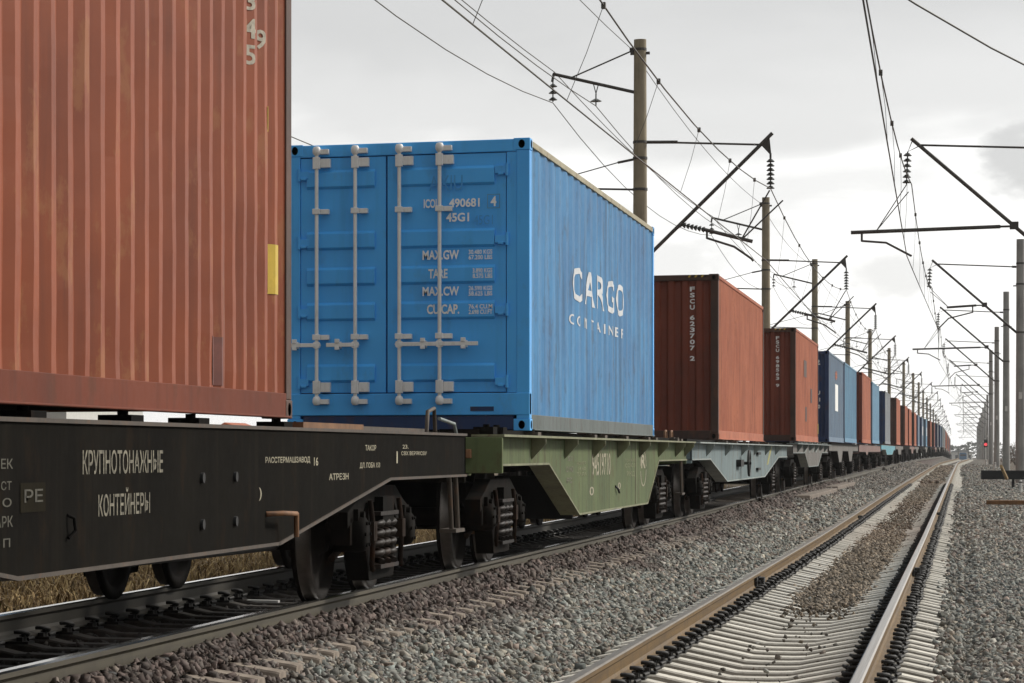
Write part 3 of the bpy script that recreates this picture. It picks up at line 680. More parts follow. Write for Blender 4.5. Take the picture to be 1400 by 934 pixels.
for i, xb in enumerate((-.905, -.512, -.066, .338)):
    mb = MB(); mb.tube([(xb, -.07, .30), (xb, -.07, 2.82)], .0185, 10)
    bar = mb.build('locking_bar', M['white_bar'], blue)
    for zz, hh, w in ((2.70, .06, .062), (.44, .065, .062)):
        mb = MB(); mb.box(xb-.036, xb+.034, -.098, -.045, zz-hh, zz+hh); mb.box(xb+.034, xb+.034+w*1.6, -.06, .009, zz-hh*.75, zz+hh*.75)
        mb.build('bar_bracket', M['white_bar'], bar, None, .005)
    for zz in (2.82, .30):
        mb = MB(); mb.lathe([(.0, -.045), (.028, -.04), (.042, -.015), (.042, .02), (.03, .045), (0, .05)], (xb, -.07, zz), 'z', 10); mb.box(xb+.02, xb+.12, -.075, -.01, zz-.03, zz+.02)
        mb.build('cam_lock', M['white_bar'], bar, None, .003)
    for zz in (2.212, .945):
        mb = MB(); mb.box(xb-.04, xb+.036, -.1, -.05, zz-.028, zz+.028); mb.box(xb+.036, xb+.12, -.06, .009, zz-.026, zz+.024); mb.build('bar_guide', M['white_bar'], bar, None, .005)
    x1 = (xb-.36 if i == 0 else xb-.29) if i < 2 else xb+.385
    mb = MB(); a0, a1 = sorted((xb, x1)); mb.box(a0, a1, -.105, -.078, .845, .885); mb.cyl((xb, -.1, .865), (xb, -.045, .865), .04, n=8)
    c0 = xb+(x1-xb)*.62; mb.box(c0-.022, c0+.022, -.115, -.07, .815, .845); mb.box(c0-.022, c0+.022, -.115, -.07, .885, .925); mb.box(c0-.03, c0+.03, -.078, .009, .83, .9)
    mb.build('door_handle', M['white_bar'], bar, None, .004)
mb = MB(); F = lambda a, b: (a, -.0215, b)
def TD(s, a0, a1, b0, b1, bold=.03):
    mb = MB(); put_text(mb, s, a0, a1, b0, b1, F, bold); mb.build('lettering', M['white_txt'], blue)
TD('ICOU', .172, .335, 2.222, 2.312); TD('490681', .425, .73, 2.222, 2.312); TD('4', .838, .895, 2.225, 2.325)
TD('45G1', .395, .625, 2.08, 2.168)
for s, a0, a1, b0, b1 in (('MAX.GW', .16, .525, 1.705, 1.80), ('TARE', .218, .41, 1.52, 1.613), ('MAX.CW', .16, .525, 1.345, 1.437), ('CU.CAP.', .204, .527, 1.163, 1.26)): TD(s, a0, a1, b0, b1)
for b, s1, s2 in ((1.70, '30.480 KGS', '67.200 LBS'), (1.515, '3.890 KGS', '8.575 LBS'), (1.34, '26.590 KGS', '58.625 LBS'), (1.158, '76.4 CU.M', '2.698 CU.FT')):
    a = .66 if s1[0] == '3' and s1[1] == '.' else .62
    TD(s1, a, .855, b+.053, b+.098, .02); TD(s2, a, .855, b, b+.045, .02)
mb = MB()
for a0, a1, b0, b1 in ((.805, .93, 2.205, 2.211), (.805, .93, 2.339, 2.345), (.805, .811, 2.211, 2.339), (.924, .93, 2.211, 2.339)):
    mb.add([F(a0, b0), F(a1, b0), F(a1, b1), F(a0, b1)], [(0, 1, 2, 3)])
mb.build('number_frame', M['steel_blue'], blue)
mb = MB(); put_text(mb, 'AXIU', .226, .56, 2.39, 2.545, lambda a, b: (a, -.0205, b), .0); mb.build('ghost_lettering', M['ghost_txt'], blue)
mb = MB(); put_text(mb, '45G1', .672, .86, 2.045, 2.14, lambda a, b: (a, -.0205, b), .0); mb.build('ghost_lettering', M['ghost_txt'], blue)
mb = MB(); fb = on_side(bp, .005); cb = [p[0] for p in bp]
ws = [(3.41, 4.35), (4.5, 5.5), (5.65, 6.5), (6.6, 7.55), (7.65, 8.62)]
for ch, (a, b) in zip('CARGO', ws):
    t = (a-3.41)/5.2; put_text(mb, ch, a, b, 1.462+.03*t, 1.846+.05*t, fb, .018, 1, 0, cb)
mb.build('lettering', M['side_txt'], blue); mb = MB()
for i, ch in enumerate('CONTAINER'):
    a = 3.22+i*.625; t = i/8; w = .33 if ch != 'I' else .09
    mb = MB(); put_text(mb, ch, a+(.33-w)/2, a+(.33-w)/2+w, 1.19+.027*t, 1.305+.03*t, fb, .012, 1, 0, cb); mb.build('lettering', M['side_txt'], blue)

# --- the two red boxes with vertical numbers
fs1, _ = container('rust red container with a vertical white number, standing just past the bright blue one', 52.35,
    dict(side=M['red_lit'], frame=M['red_dark'], end=M['red'], sill=M['red_lit'], top=M['red_lit']), near=1, depth=.032, text='FSCU 623707 2', hazard=True)
fs2, _ = container('rust red container with a vertical white number and dark patches on its bleached side', 77.0,
    dict(side=M['red_lit'], frame=M['red_dark'], end=M['red'], sill=M['red_lit'], top=M['red_lit']), near=1, depth=.030, text='FSCU 698563 9', hazard=True)
mb = MB()
for a0, a1, b0, b1 in ((4.2, 5.6, 1.75, 2.2), (7.8, 8.6, 1.1, 1.5), (4.9, 5.7, .55, .95)): mb.add([(HW-.005, a0, b0), (HW-.005, a1, b0), (HW-.005, a1, b1), (HW-.005, a0, b1)], [(0, 1, 2, 3)])
mb.build('repair_patch', M['red_dark'], fs2)
mb = MB(); mb.add([(HW+.001, 11.9, .25), (HW+.001, 12.15, .25), (HW+.001, 12.15, .55), (HW+.001, 11.9, .55)], [(0, 1, 2, 3)]); mb.build('sticker', M['yellow'], fs2)

def cmats(side, end=None, top=None): return dict(side=M[side], frame=M[end or side], end=M[end or side], sill=M[side], top=M[top or side])
b3, p3 = container('dull grey blue container with a navy end and a tall white panel on its side', 96.3, cmats('blue_dull', 'navy'), near=1, endcorr=9)
mb = MB(); g3 = lambda a, b: (HW-.005, a, b)
mb.add([g3(4.9, 1.05), g3(7.2, 1.05), g3(7.2, 1.95), g3(4.9, 1.95)], [(0, 1, 2, 3)]); mb.build('side_panel_sign', M['white_txt'], b3)
mb = MB(); put_text(mb, '#', 4.9, 6.6, 2.1, 2.4, g3, .03); mb.build('emblem', M['red_lit'], b3)
mb = MB(); put_text(mb, '32', -.1+.75, .95, 2.45, 2.62, lambda a, b: (a, .02, b), .03); mb.build('lettering', M['white_txt'], b3)
for k in range(3):
    mb = MB(); put_text(mb, ('LMU', '22G1', '30480')[k], .6, .95, 1.5-.22*k, 1.62-.22*k, lambda a, b: (a, .02, b), .02); mb.build('lettering', M['white_txt'], b3)
container('steel blue container standing directly behind the one with the white panel', 109.3, cmats('steel_blue', 'blue_dull'), near=1)
seq = [  # y, material of side, end, label
 (128.2, 'red_lit', 'red', 'bleached red container between two blue ones, fifth past the lock bar doors', 3.0),
 (142.6, 'steel_blue', 'blue_dull', 'pale blue container right behind a bleached red one, sixth box past the bright blue one', 2.9),
 (166.0, 'grey_cont', 'navy', 'grey sided container with a nearly black end, seventh box past the bright blue one', 2.9),
 (194.0, 'red_lit', 'red_dark', 'red container with small white marks on its brown end, eighth past the blue one', 3.0),
 (222.0, 'red_lit', 'red_dark', 'red container ninth past the bright blue one, first of a close run of red boxes', 2.9),
 (239.0, 'red_lit', 'red', 'red container tenth past the bright blue one, second of the close red run', 2.9),
 (264.0, 'red_lit', 'red_dark', 'red container eleventh past the bright blue one, last of the close red run', 2.9),
 (283.0, 'blue_dull', 'navy', 'dull blue container following the run of red boxes', 2.9),
 (302.0, 'blue_dull', 'navy', 'dull blue far container with a small white sign on its side', 2.9),
 (321.0, 'steel_blue', 'blue_dull', 'pale blue far container behind the one with the small white sign', 2.9),
 (343.0, 'red_lit', 'red', 'far red container first of a pair after the blue boxes', 2.9),
 (362.0, 'red', 'red_dark', 'far red container second of a pair after the blue boxes', 2.9),
 (382.0, 'grey_cont', 'navy', 'far grey container after the red pair', 2.9),
 (402.0, 'blue_dull', 'navy', 'far slate coloured container between two grey ones', 2.9),
 (422.0, 'grey_cont', 'blue_dull', 'far grey container just before the off white one', 2.9),
 (444.0, 'white_cont', 'grey_cont', 'far off white container, a thin pale stripe in the train', 2.9),
 (466.0, 'grey_cont', 'navy', 'far grey container just past the off white one', 2.9),
 (488.0, 'red_lit', 'red', 'far red container opening the last run of red boxes', 2.9),
 (510.0, 'red_lit', 'red', 'second box in the last red run near the end of the train', 2.9),
 (532.0, 'red_lit', 'red_dark', 'third box in the last red run near the end of the train', 2.9),
 (556.0, 'grey_cont', 'navy', 'grey box interrupting the last red run near the end of the train', 2.9),
 (580.0, 'red_lit', 'red', 'first red box past the grey one near the end of the train', 2.9),
 (606.0, 'red_lit', 'red', 'second red box past the grey one near the end of the train', 2.9),
 (632.0, 'blue_dull', 'navy', 'bluish box second to last in the train', 2.9),
 (658.0, 'red', 'red_dark', 'dark red box at the very end of the train', 2.9)]
for y, s, e, lab, hh in seq:
    c, _ = container(lab, y, cmats(s, e), near=0, hgt=hh, ncorr=22)
    if 'white marks' in lab:
        for k, s_ in enumerate(('22G1', 'KGS', '30480')):
            mb = MB(); put_text(mb, s_, .1, .75, 2.2-.55*k, 2.35-.55*k, lambda a, b: (a, .0, b), .03); mb.build('lettering', M['white_txt'], c)
    if 'white sign' in lab:
        mb = MB(); mb.add([(HW+.002, 5, 1.1), (HW+.002, 9, 1.1), (HW+.002, 9, 2.0), (HW+.002, 5, 2.0)], [(0, 1, 2, 3)]); mb.build('side_sign', M['white_txt'], c)

# ------------------------------------------------------------------ bogies
def bogie_proto():
    P = {}
    mb = MB()       # wheel with flange, axis along x, +x is outwards
    mb.lathe([(.0, -.03), (.12, -.03), (.13, -.01), (.40, -.025), (.415, -.07), (.505, -.07), (.505, -.035)], (0, 0, 0), 'x', 40, 0, False)
    mb.lathe([(.505, -.035), (.483, -.03), (.476, .06)], (0, 0, 0), 'x', 40, 1, False)
    mb.lathe([(.476, .06), (.44, .065), (.42, .01), (.15, .03), (.13, .09), (0, .09)], (0, 0, 0), 'x', 40, 0, False)
    P['wheel'] = mb
    mb = MB(); mb.cyl((-1.1, 0, 0), (1.1, 0, 0), .085, n=14); P['axle'] = mb
    mb = MB()
    t0, t1 = -.07, .075
    mb.prism([(-1.22, .52), (-1.22, .64), (-.98, .70), (-.62, .82), (.62, .82), (.98, .70), (1.22, .64), (1.22, .52), (1.10, .56), (.72, .58), (.55, .70), (-.55, .70), (-.72, .58), (-1.10, .56)], 'x', t0, t1)
    mb.prism([(-.74, .585), (-.60, .585), (-.38, .22), (.38, .22), (.60, .585), (.74, .585), (.48, .12), (-.48, .12)][::-1], 'x', t0-.01, t1+.01)
    for s in (-1, 1):
        a, b = sorted((s*.37, s*.45)); mb.box(t0, t1, a, b, .24, .71)
        for q in (.755, 1.095):
            a, b = sorted((s*q-.04, s*q+.04)); mb.box(t0, t1, a, b, .40, .60)
    P['side_frame'] = mb
    mb = MB()
    for yy in (-.24, 0, .24):
        for xx in (.01,):
            pts = [(xx+.095*math.cos(t), yy+.095*math.sin(t), .25+.33*t/(2*math.pi*4.5)) for t in np.linspace(0, 2*math.pi*4.5, 60)]
            mb.tube(pts, .026, 6)
    mb.box(-.12, .12, -.36, .36, .205, .235); mb.box(-.12, .12, -.36, .36, .6, .63)
    P['coil_spring'] = mb
    mb = MB(); mb.box(-1.16, 1.16, -.22, .22, .55, .74); mb.prism([(-1.14, .60), (1.14, .60), (1.14, .72), (.5, .84), (-.5, .84), (-1.14, .72)], 'y', -.2, .2); mb.box(-.9, .9, -.7, -.62, .35, .45); mb.box(-.9, .9, .62, .7, .35, .45); P['bolster'] = mb
    mb = MB(); mb.lathe([(0, .16), (.10, .16), (.125, .14), (.135, .10), (.135, -.08), (0, -.08)], (0, 0, 0), 'x', 18)
    for k in range(6):
        t = k*math.pi/3; mb.cyl((.155, .09*math.cos(t), .09*math.sin(t)), (.172, .09*math.cos(t), .09*math.sin(t)), .014, n=6)
    P['axle_box'] = mb
    mb = MB()
    mb.prism([(-.06, .62), (.06, .62), (.03, .28), (-.03, .28)][::-1], 'x', -.05, .05); P['brake_shoe'] = mb
    mb = MB(); mb.tube([(.93, -1.0, .30), (.93, -.5, .40), (.93, .5, .40), (.93, 1.0, .30)], .028, 6); P['brake_rod'] = mb
    mb = MB(); mb.tube([(0, 0, .72), (.02, .03, .5), (0, .06, .24), (0, .1, .2)], .022, 6); mb.box(-.035, .035, -.02, .1, .42, .56); P['brake_hanger'] = mb
    mb = MB(); mb.box(-.1, .1, -.09, .09, .56, .66); mb.cyl((.1, 0, .61), (.13, 0, .61), .035, n=8); P['adapter'] = mb
    # far simplified bogie in one mesh
    mb = MB()
    for s in (-1, 1):
        for w in (-.925, .925): mb.cyl((s*.73, w, .478), (s*.86, w, .478), .478, n=20)
        mb.prism([(-1.2, .5), (-1.2, .64), (-.6, .82), (.6, .82), (1.2, .64), (1.2, .5), (.7, .52), (.46, .15), (-.46, .15), (-.7, .52)], 'x', s*1.0-.07, s*1.0+.07)
    mb.box(-.1, .1, -.3, .3, .5, .8); P['far'] = mb
    return P
BP = bogie_proto(); BD = {}
def part(name, key, mats, parent, loc, rz=0):
    if key not in BD:
        o = BP[key].build(name, mats, parent, loc, .006 if key in ('side_frame',) else 0); BD[key] = o
    else:
        o = BD[key].copy(); COL.objects.link(o); o.parent = parent; o.location = loc
    o.name = name; o.rotation_euler = (0, 0, rz); return o
def bogie(wagon, y, detail):
    if not detail: return part('bogie', 'far', M['bogie'], wagon, (0, y, 0))
    b = part('bogie', 'bolster', M['bogie'], wagon, (0, y, 0))
    for w in (-.925, .925):
        part('axle', 'axle', M['wheel'], b, (0, w, .478))
        for s in (-1, 1):
            part('wheel', 'wheel', [M['wheel'], M['tread']], b, (s*.79, w, .478), 0 if s > 0 else math.pi)
            part('axle_box', 'axle_box', M['bogie'], b, (s*1.02, w, .478), 0 if s > 0 else math.pi)
            part('brake_shoe', 'brake_shoe', M['rust'], b, (s*.79, w*.40, 0))
            part('brake_hanger', 'brake_hanger', M['rusty_dark'], b, (s*1.13, w*.62, 0), 0 if s > 0 else math.pi)
            part('axle_adapter', 'adapter', M['bogie'], b, (s*1.03, w, 0), 0 if s > 0 else math.pi)
    for s in (-1, 1):
        part('brake_rod', 'brake_rod', M['rusty_dark'], b, (0, 0, 0), 0 if s > 0 else math.pi)
        part('side_frame', 'side_frame', M['bogie'], b, (s*1.02, 0, 0), 0 if s > 0 else math.pi)
        part('coil_spring', 'coil_spring', M['spring'], b, (s*1.05, 0, 0), 0 if s > 0 else math.pi)
    return b

# ------------------------------------------------------------------ wagons (local y from 0 at the end nearest the camera)
def wagon(label, y, length, mat, edge, bog, fish, detail=1, ztop=1.21, zweb=.96, half=1.245, ribs=None, flange=.0, straps=True, zlow=None):
    """fish: list of (y top left, y bottom left, y bottom right, y top right, z bottom)"""
    w = empty('flat_wagon', (XT+lx(y), y, lz(y)), label, 'wagon', 'container flat wagons of the train')
    poly = [(0, ztop), (0, zweb)]
    for a, b, c, d, zb in fish: poly += [(a, zweb), (b, zb), (c, zb), (d, zweb)]
    poly += [(length, zweb), (length, ztop)]
    for s in (1, -1):
        if not detail and s < 0: continue
        mb = MB(); x0, x1 = sorted((s*half, s*(half-.022))); mb.prism(poly[::-1], 'x', x0, x1)
        sill = mb.build('side_sill', mat, w)
        # bottom flange following the belly and the top lip
        mb = MB(); low = poly[1:-1]; x0, x1 = sorted((s*(half+.012), s*(half-.20)))
        for (ya, za), (yb, zb) in zip(low[:-1], low[1:]):
            mb.add([(x0, ya, za), (x1, ya, za), (x1, yb, zb), (x0, yb, zb), (x0, ya, za-.02), (x1, ya, za-.02), (x1, yb, zb-.02), (x0, yb, zb-.02)],
                   [(0, 1, 2, 3), (7, 6, 5, 4), (0, 4, 5, 1), (3, 2, 6, 7), (1, 5, 6, 2), (0, 3, 7, 4)] if True else [])
        mb.build('bottom_flange', edge, w)
        mb = MB(); x0, x1 = sorted((s*(half+.015+flange), s*(half-.15))); mb.box(x0, x1, 0, length, ztop+.001, ztop+.022); mb.build('top_flange', edge, w)
    if ribs:
        for yr in ribs:
            for s in (1, -1):
                mb = MB()
                P = [(s*(half+.002), ztop), (s*(half+flange+.012), ztop), (s*(half+flange+.012), ztop-.055), (s*(half+.002), ztop-.21)]
                mb.prism(P, 'y', yr-.012, yr+.012); mb.build('bracket_rib', edge if detail else mat, w)
    # spine, cross members and container seats
    mb = MB(); mb.box(-.24, .24, -.0, length, .84, 1.10)
    yy = .4
    while yy < length-.3:
        mb.box(-half+.03, half-.03, yy-.07, yy+.07, 1.0, ztop-.012); yy += 2.35
    for yc, _, _, _, _ in []: pass
    mb.build('underframe', M['deck'], w)
    for ye, sg in ((0, -1), (length, 1)):
        mb = MB(); mb.box(-half, half, *sorted((ye, ye-sg*.06)), zweb-.07, ztop-.004); mb.build('end_beam', mat, w, None, .004 if detail else 0)
        mb = MB(); mb.box(-.14, .14, *sorted((ye, ye+sg*.42)), .92, 1.14); mb.box(-.2, .16, *sorted((ye+sg*.42, ye+sg*.62)), .88, 1.18); mb.box(-.26, .26, *sorted((ye, ye+sg*.08)), .86, 1.2)
        mb.build('coupler', M['bogie'], w)
    for yb in bog: bogie(w, yb, detail)
    return w
def fitting(w, y, half, ztop, mat='deck', s=1, hgt=.05):
    mb = MB(); x0, x1 = sorted((s*(half-.02), s*(half-.2))); mb.box(x0, x1, y-.12, y+.12, ztop+.022, ztop+.022+hgt); mb.cyl((s*(half-.1), y, ztop+.02+hgt), (s*(half-.1), y, ztop+.045+hgt), .03, n=8)
    return mb.build('container_lock', M[mat], w)

# black wagon nearest the camera
y0 = 5.35
wb = wagon('sooty black flat wagon with worn white lettering, nearest the camera under the faded red container', y0, 24.97-y0, M['wag_black'], M['worn_edge'], (21.9-y0, 8.2-y0), [(8.9-y0, 12.5-y0, 17.8-y0, 21.5-y0, .515)], zweb=.885)
SX = 1.245
FW = lambda a, b: (SX+.003, a-y0, b)
def wtext(w, items, mat, fn, name='lettering'):
    for s, a0, a1, b0, b1 in items:
        mb = MB(); put_text(mb, s, a0, a1, b0, b1, fn, .012); mb.build(name, mat, w)
wtext(wb, [('КРУПНОТОНАЖНЫЕ', 13.53, 15.02, .965, 1.085), ('КОНТЕЙНЕРЫ', 13.8, 14.76, .755, .895)], M['old_txt'], FW)
wtext(wb, [('РАССТЕРМАШЗАВОД', 17.42, 18.7, 1.0, 1.045), ('16', 18.82, 18.95, .985, 1.04), ('АТРЕЗН', 19.3, 19.95, .885, .93), ('ТАКОР', 20.55, 20.95, 1.085, 1.125), ('ДЛ. ПОБА 153', 20.35, 21.1, .955, 1.0), ('23.', 22.0, 22.25, 1.10, 1.13), ('СВХ ВЕРЯКСВУ', 21.95, 23.05, 1.05, 1.08), ('1', 21.75, 21.8, .99, 1.08), (')', 17.25, 17.32, .78, .86)], M['cream_txt'], FW)
wtext(wb, [('ЕК', 12.27, 12.44, 1.0, 1.045), ('СТ', 12.27, 12.42, .905, .945), ('О', 12.29, 12.42, .83, .87), ('ПАРК', 12.1, 12.44, .74, .79), ('П', 12.3, 12.4, .65, .69)], M['dim_txt'], FW)
M['soot_patch'] = paint('sooty yellow plate', (.026, .022, .012), (.014, .012, .008), .95, .5, .2, (.02, .014, .008), (.012, .011, .009), .04)
mb = MB(); mb.add([FW(12.55, .80), FW(12.93, .80), FW(12.93, .935), FW(12.55, .935)], [(0, 1, 2, 3)]); mb.build('number_plate', M['soot_patch'], wb)
wtext(wb, [('РЕ', 12.6, 12.88, .845, .905)], M['dim_txt'], lambda a, b: (SX+.006, a-y0, b))
mb = MB(); mb.tube([(SX, 17.45-y0, .695), (SX+.09, 17.5-y0, .70), (SX+.10, 17.85-y0, .69), (SX+.10, 17.85-y0, .545)], .017, 6); mb.build('tow_hook', M['rust'], wb)
mb = MB(); mb.tube([(SX, 13.28-y0, .775), (SX+.03, 13.3-y0, .76), (SX+.03, 13.32-y0, .70), (SX+.01, 13.27-y0, .665)], .009, 6); mb.build('rope_hook', M['deck'], wb)
for (a, b) in ((15.85, .93), (16.63, .93), (15.85, .67), (16.63, .67)):
    mb = MB(); mb.cyl((SX-.01, a-y0, b), (SX+.018, a-y0, b), .03, n=10); mb.build('bolt_boss', M['black'], wb)
for a in (12.9, 18.16, 14.6, 16.0): fitting(wb, a-y0, SX, 1.21, 'deck', 1, .035); fitting(wb, a-y0, SX, 1.21, 'deck', -1, .035)
mb = MB(); mb.box(SX-.22, SX-.02, 18.6-y0, 20.6-y0, 1.233, 1.27); mb.build('deck_plate', M['rust'], wb)
mb = MB(); mb.box(SX-.34, SX-.1, 20.9-y0, 23.6-y0, 1.233, 1.262); mb.build('deck_plate', M['worn_edge'], wb)
mb = MB(); mb.tube([(SX-.06, 23.4-y0, 1.23), (SX-.06, 23.45-y0, 1.40), (SX-.06, 23.75-y0, 1.43), (SX-.06, 23.8-y0, 1.24)], .018, 6); mb.build('deck_loop', M['worn_edge'], wb)
mb = MB(); mb.tube([(SX-.06, 24.0-y0, 1.35), (SX-.02, 24.5-y0, 1.31), (SX-.02, 24.6-y0, 1.23)], .016, 6); mb.build('deck_loop', M['grey_sill'], wb)
def bits(w, items):
    for nm, fn in items:
        mb = MB(); fn(mb); mb.build(nm, M['black'], w)
bits(wb, (('air_tank', lambda m: m.cyl((-.2, 14.2-y0, .62), (-.2, 15.4-y0, .62), .17, n=16)), ('brake_cylinder', lambda m: m.cyl((.35, 16.2-y0, .58), (.35, 16.9-y0, .58), .15, n=16)),
  ('brake_pipe', lambda m: m.tube([(.6, 12.5-y0, .45), (.6, 20.5-y0, .40)], .03, 6))))
mb = MB()
for a in (24.3, 24.62): mb.tube([(SX-.03, a-y0, .88), (SX-.03, a+.12-y0, .42)], .022, 6)
mb.box(SX-.12, SX+.02, 24.35-y0, 24.8-y0, .40, .43); mb.build('step', M['worn_edge'], wb)

# green wagon under the blue container
y0g = 26.05; gh = 1.30
wg = wagon('olive green flat wagon with bracket ribs, carrying the bright blue container', y0g, 45.6-y0g, M['wag_green'], M['green_edge'], (27.95-y0g, 43.1-y0g), [(30.0-y0g, 32.5-y0g, 39.8-y0g, 41.3-y0g, .40)],
           zweb=.965, half=1.27, ribs=[a-y0g for a in (28.8, 31.3, 33.8, 36.3, 38.8, 41.3, 43.8, 45.3)], flange=.13)
mb = MB(); mb.box(-1.40, 1.40, -.03, .03, .885, 1.205); mb.build('headstock_plate', M['wag_green'], wg, None, .006)
mb = MB(); mb.box(1.06, 1.13, -.12, -.03, 1.02, 1.10); mb.build('lever_bracket', M['rust'], wg, None, .006)
FG = lambda a, b: (1.273, a-y0g, b)
wtext(wg, [('94519710', 33.7, 35.5, .80, 1.06)], M['cream_txt'], FG)
wtext(wg, [('51', 31.55, 31.9, .98, 1.03), ('О НО', 31.4, 32.0, .86, .92), ('РС', 31.45, 31.9, .74, .80)], M['old_txt'], FG)
wtext(wg, [('0', 33.45, 33.85, .58, .68), ('0', 36.3, 36.6, .62, .70)], M['cream_txt'], FG)
M['green_dim'] = simple('faded yellow green lettering', (.2, .21, .11), .8, 0, .3, 20)
wtext(wg, [('ТОН.КИЙ', 37.1, 38.3, .95, 1.0), ('СОЮЗ', 37.1, 38.3, .88, .93), ('РЖД', 37.3, 38.2, .76, .83), ('НОМЕР', 32.3, 33.1, .93, .97), ('14.60', 32.4, 33.1, .87, .91), ('ТАРА', 32.3, 33.2, .81, .85)], M['green_dim'], FG)
mb = MB(); put_text(mb, 'R', 39.0, 39.55, .86, 1.04, FG, .03)
for t0, t1, sg in ((.1, 3.0, 1), (3.3, 6.2, 1)):
    pts = [(39.28+.38*math.cos(t), .86+.24*math.sin(t)) for t in np.linspace(t0, t1, 12)]
    for (a, b), (c, d) in zip(pts[:-1], pts[1:]):
        mb.add([FG(39.28+(a-39.28)*.85, .86+(b-.86)*.92), FG(a, b), FG(c, d), FG(39.28+(c-39.28)*.85, .86+(d-.86)*.92)], [(0, 1, 2, 3)])
mb.build('emblem', M['cream_txt'], wg)
mb = MB(); mb.tube([(1.275, 36.0-y0g, .66), (1.30, 36.1-y0g, .62), (1.30, 36.2-y0g, .58)], .014, 5); mb.build('rope_hook', M['black'], wg)
mb = MB(); mb.box(1.268, 1.276, 38.33-y0g, 38.38-y0g, .41, 1.2); mb.build('weld_strip', M['green_edge'], wg)
for a in (29.3, 34.0, 35.0, 37.3, 40.0, 41.0, 44.2, 44.8): fitting(wg, a-y0g, gh, 1.21, 'worn_edge', 1, .04)
for a in (26.4, 27.0): fitting(wg, a-y0g, gh, 1.21, 'deck', 1, .07)
bits(wg, (('deck_sheet', lambda m: m.box(-1.2, 1.2, .4, 2.6, 1.0, 1.06)), ('air_tank', lambda m: m.cyl((-.3, 7.5, .55), (-.3, 9.0, .55), .17, n=14)), ('brake_beam', lambda m: m.box(-1.0, 1.0, 8.0, 8.1, .3, .8))))
mb = MB()
for k in (0, .28): mb.tube([(1.24, 18.9+k*.6, .96), (1.24, 19.0+k*.6, .45)], .02, 6)
mb.box(1.16, 1.27, 18.85, 19.3, .43, .46); mb.build('step', M['worn_edge'], wg)
for k, a in enumerate((44.0, 44.9)):
    mb = MB(); mb.tube([(1.1, a-y0g, 1.23), (1.1, a-y0g, 1.37), (1.1, a+.16-y0g, 1.39), (1.1, a+.2-y0g, 1.24)], .02, 6); mb.build('deck_loop', M['rust'], wg)

# pale blue wagon under the first numbered red container
y0l = 46.75
wl = wagon('pale grey blue flat wagon with a black brake handwheel, carrying the first numbered red container', y0l, 72.6-y0l, M['wag_ltblue'], M['ltblue_edge'], (50.5-y0l, 68.9-y0l), [(50.2-y0l, 53.9-y0l, 64.3-y0l, 69.2-y0l, .56)],
           zweb=.965, half=1.25, ribs=[a-y0l for a in (49.5, 53.5, 57.5, 61.0, 64.5, 68.0)], flange=.12)
mb = MB(); yc = 57.4-y0l; ring = [(1.40, yc+.235*math.cos(t), .86+.235*math.sin(t)) for t in np.linspace(0, 2*math.pi, 25)]
mb.tube(ring, .022, 8)
for k in range(5): t = k*2*math.pi/5+.3; mb.tube([(1.40, yc, .86), (1.40, yc+.235*math.cos(t), .86+.235*math.sin(t))], .012, 5)
mb.cyl((1.2, yc, .86), (1.44, yc, .86), .03, n=10); mb.box(1.25, 1.34, yc-1.25, yc-.5, .80, .93); mb.build('brake_wheel', M['black'], wl)
mb = MB(); mb.cyl((1.245, 60.0-y0l, .75), (1.256, 60.0-y0l, .75), .06, n=14); mb.build('maker_plate', M['white_txt'], wl)
for z_ in (1.05, .73):
    mb = MB(); mb.box(1.245, 1.30, 61.6-y0l, 62.4-y0l, z_-.03, z_+.02); mb.build('hand_rail', M['black'], wl)
M['stripe_y'] = simple('yellow streak paint', (.33, .32, .12), .8, 0, .4)
mb = MB(); mb.add([(1.2535, 65.0-y0l, .80), (1.2535, 65.5-y0l, .80), (1.2535, 66.9-y0l, 1.2), (1.2535, 66.3-y0l, 1.2)], [(0, 1, 2, 3)]); mb.build('paint_streak', M['stripe_y'], wl)
for a in (52.6, 55, 58, 61, 64): fitting(wl, a-y0l, 1.37, 1.21, 'worn_edge', 1, .04)

# the next wagons
y0n = 75.2
wn = wagon('brown grey flat wagon with slanted braces, carrying the second numbered red container', y0n, 19.4, M['wag_grey'], M['grey_sill'], (2.6, 16.8), [(5.6, 7.6, 13.2, 15.4, .62)], zweb=1.0, half=1.25, ribs=[2, 5, 8, 11, 14, 17], flange=.11)
for k in range(5):
    mb = MB(); a = 5.5+k*2; mb.prism([(a, 1.0), (a+.15, 1.0), (a+1.4, 1.18), (a+1.25, 1.18)], 'x', 1.251, 1.28); mb.build('brace', M['ltblue_edge'], wn)
for a in (2.5, 5, 8, 11, 14, 17): fitting(wn, a, 1.36, 1.21, 'ltblue_edge', 1, .04)
y0m = 95.7
wm = wagon('dark flat wagon with two belly plates, carrying the two blue containers in line', y0m, 26.6, M['wag_grey'], M['bogie'], (3.2, 13.4, 23.4), [(6.2, 7.6, 9.8, 11.0, .62), (15.6, 17.0, 19.4, 20.8, .62)], zweb=1.0, half=1.25, flange=.05)
wagon('brick pink flat wagon past the two blue containers', 123.5, 31.8, M['wag_pink'], M['bogie'], (3, 16, 28.8), [(8, 9, 11, 12, .8)], 1, zweb=.92, half=1.25)
wagon('turquoise flat wagon, a bright blue green patch in the train', 157.0, 32.0, M['wag_turq'], M['grey_sill'], (3, 29), [(8.5, 11, 24, 28, .72)], 1, zweb=1.0, half=1.25)
names = ['grey', 'dark grey', 'brown', 'green grey', 'black', 'grey brown', 'olive', 'black', 'slate', 'brown', 'black', 'grey', 'black', 'brown', 'black', 'grey', 'black']
yy = 190.2; k = 0
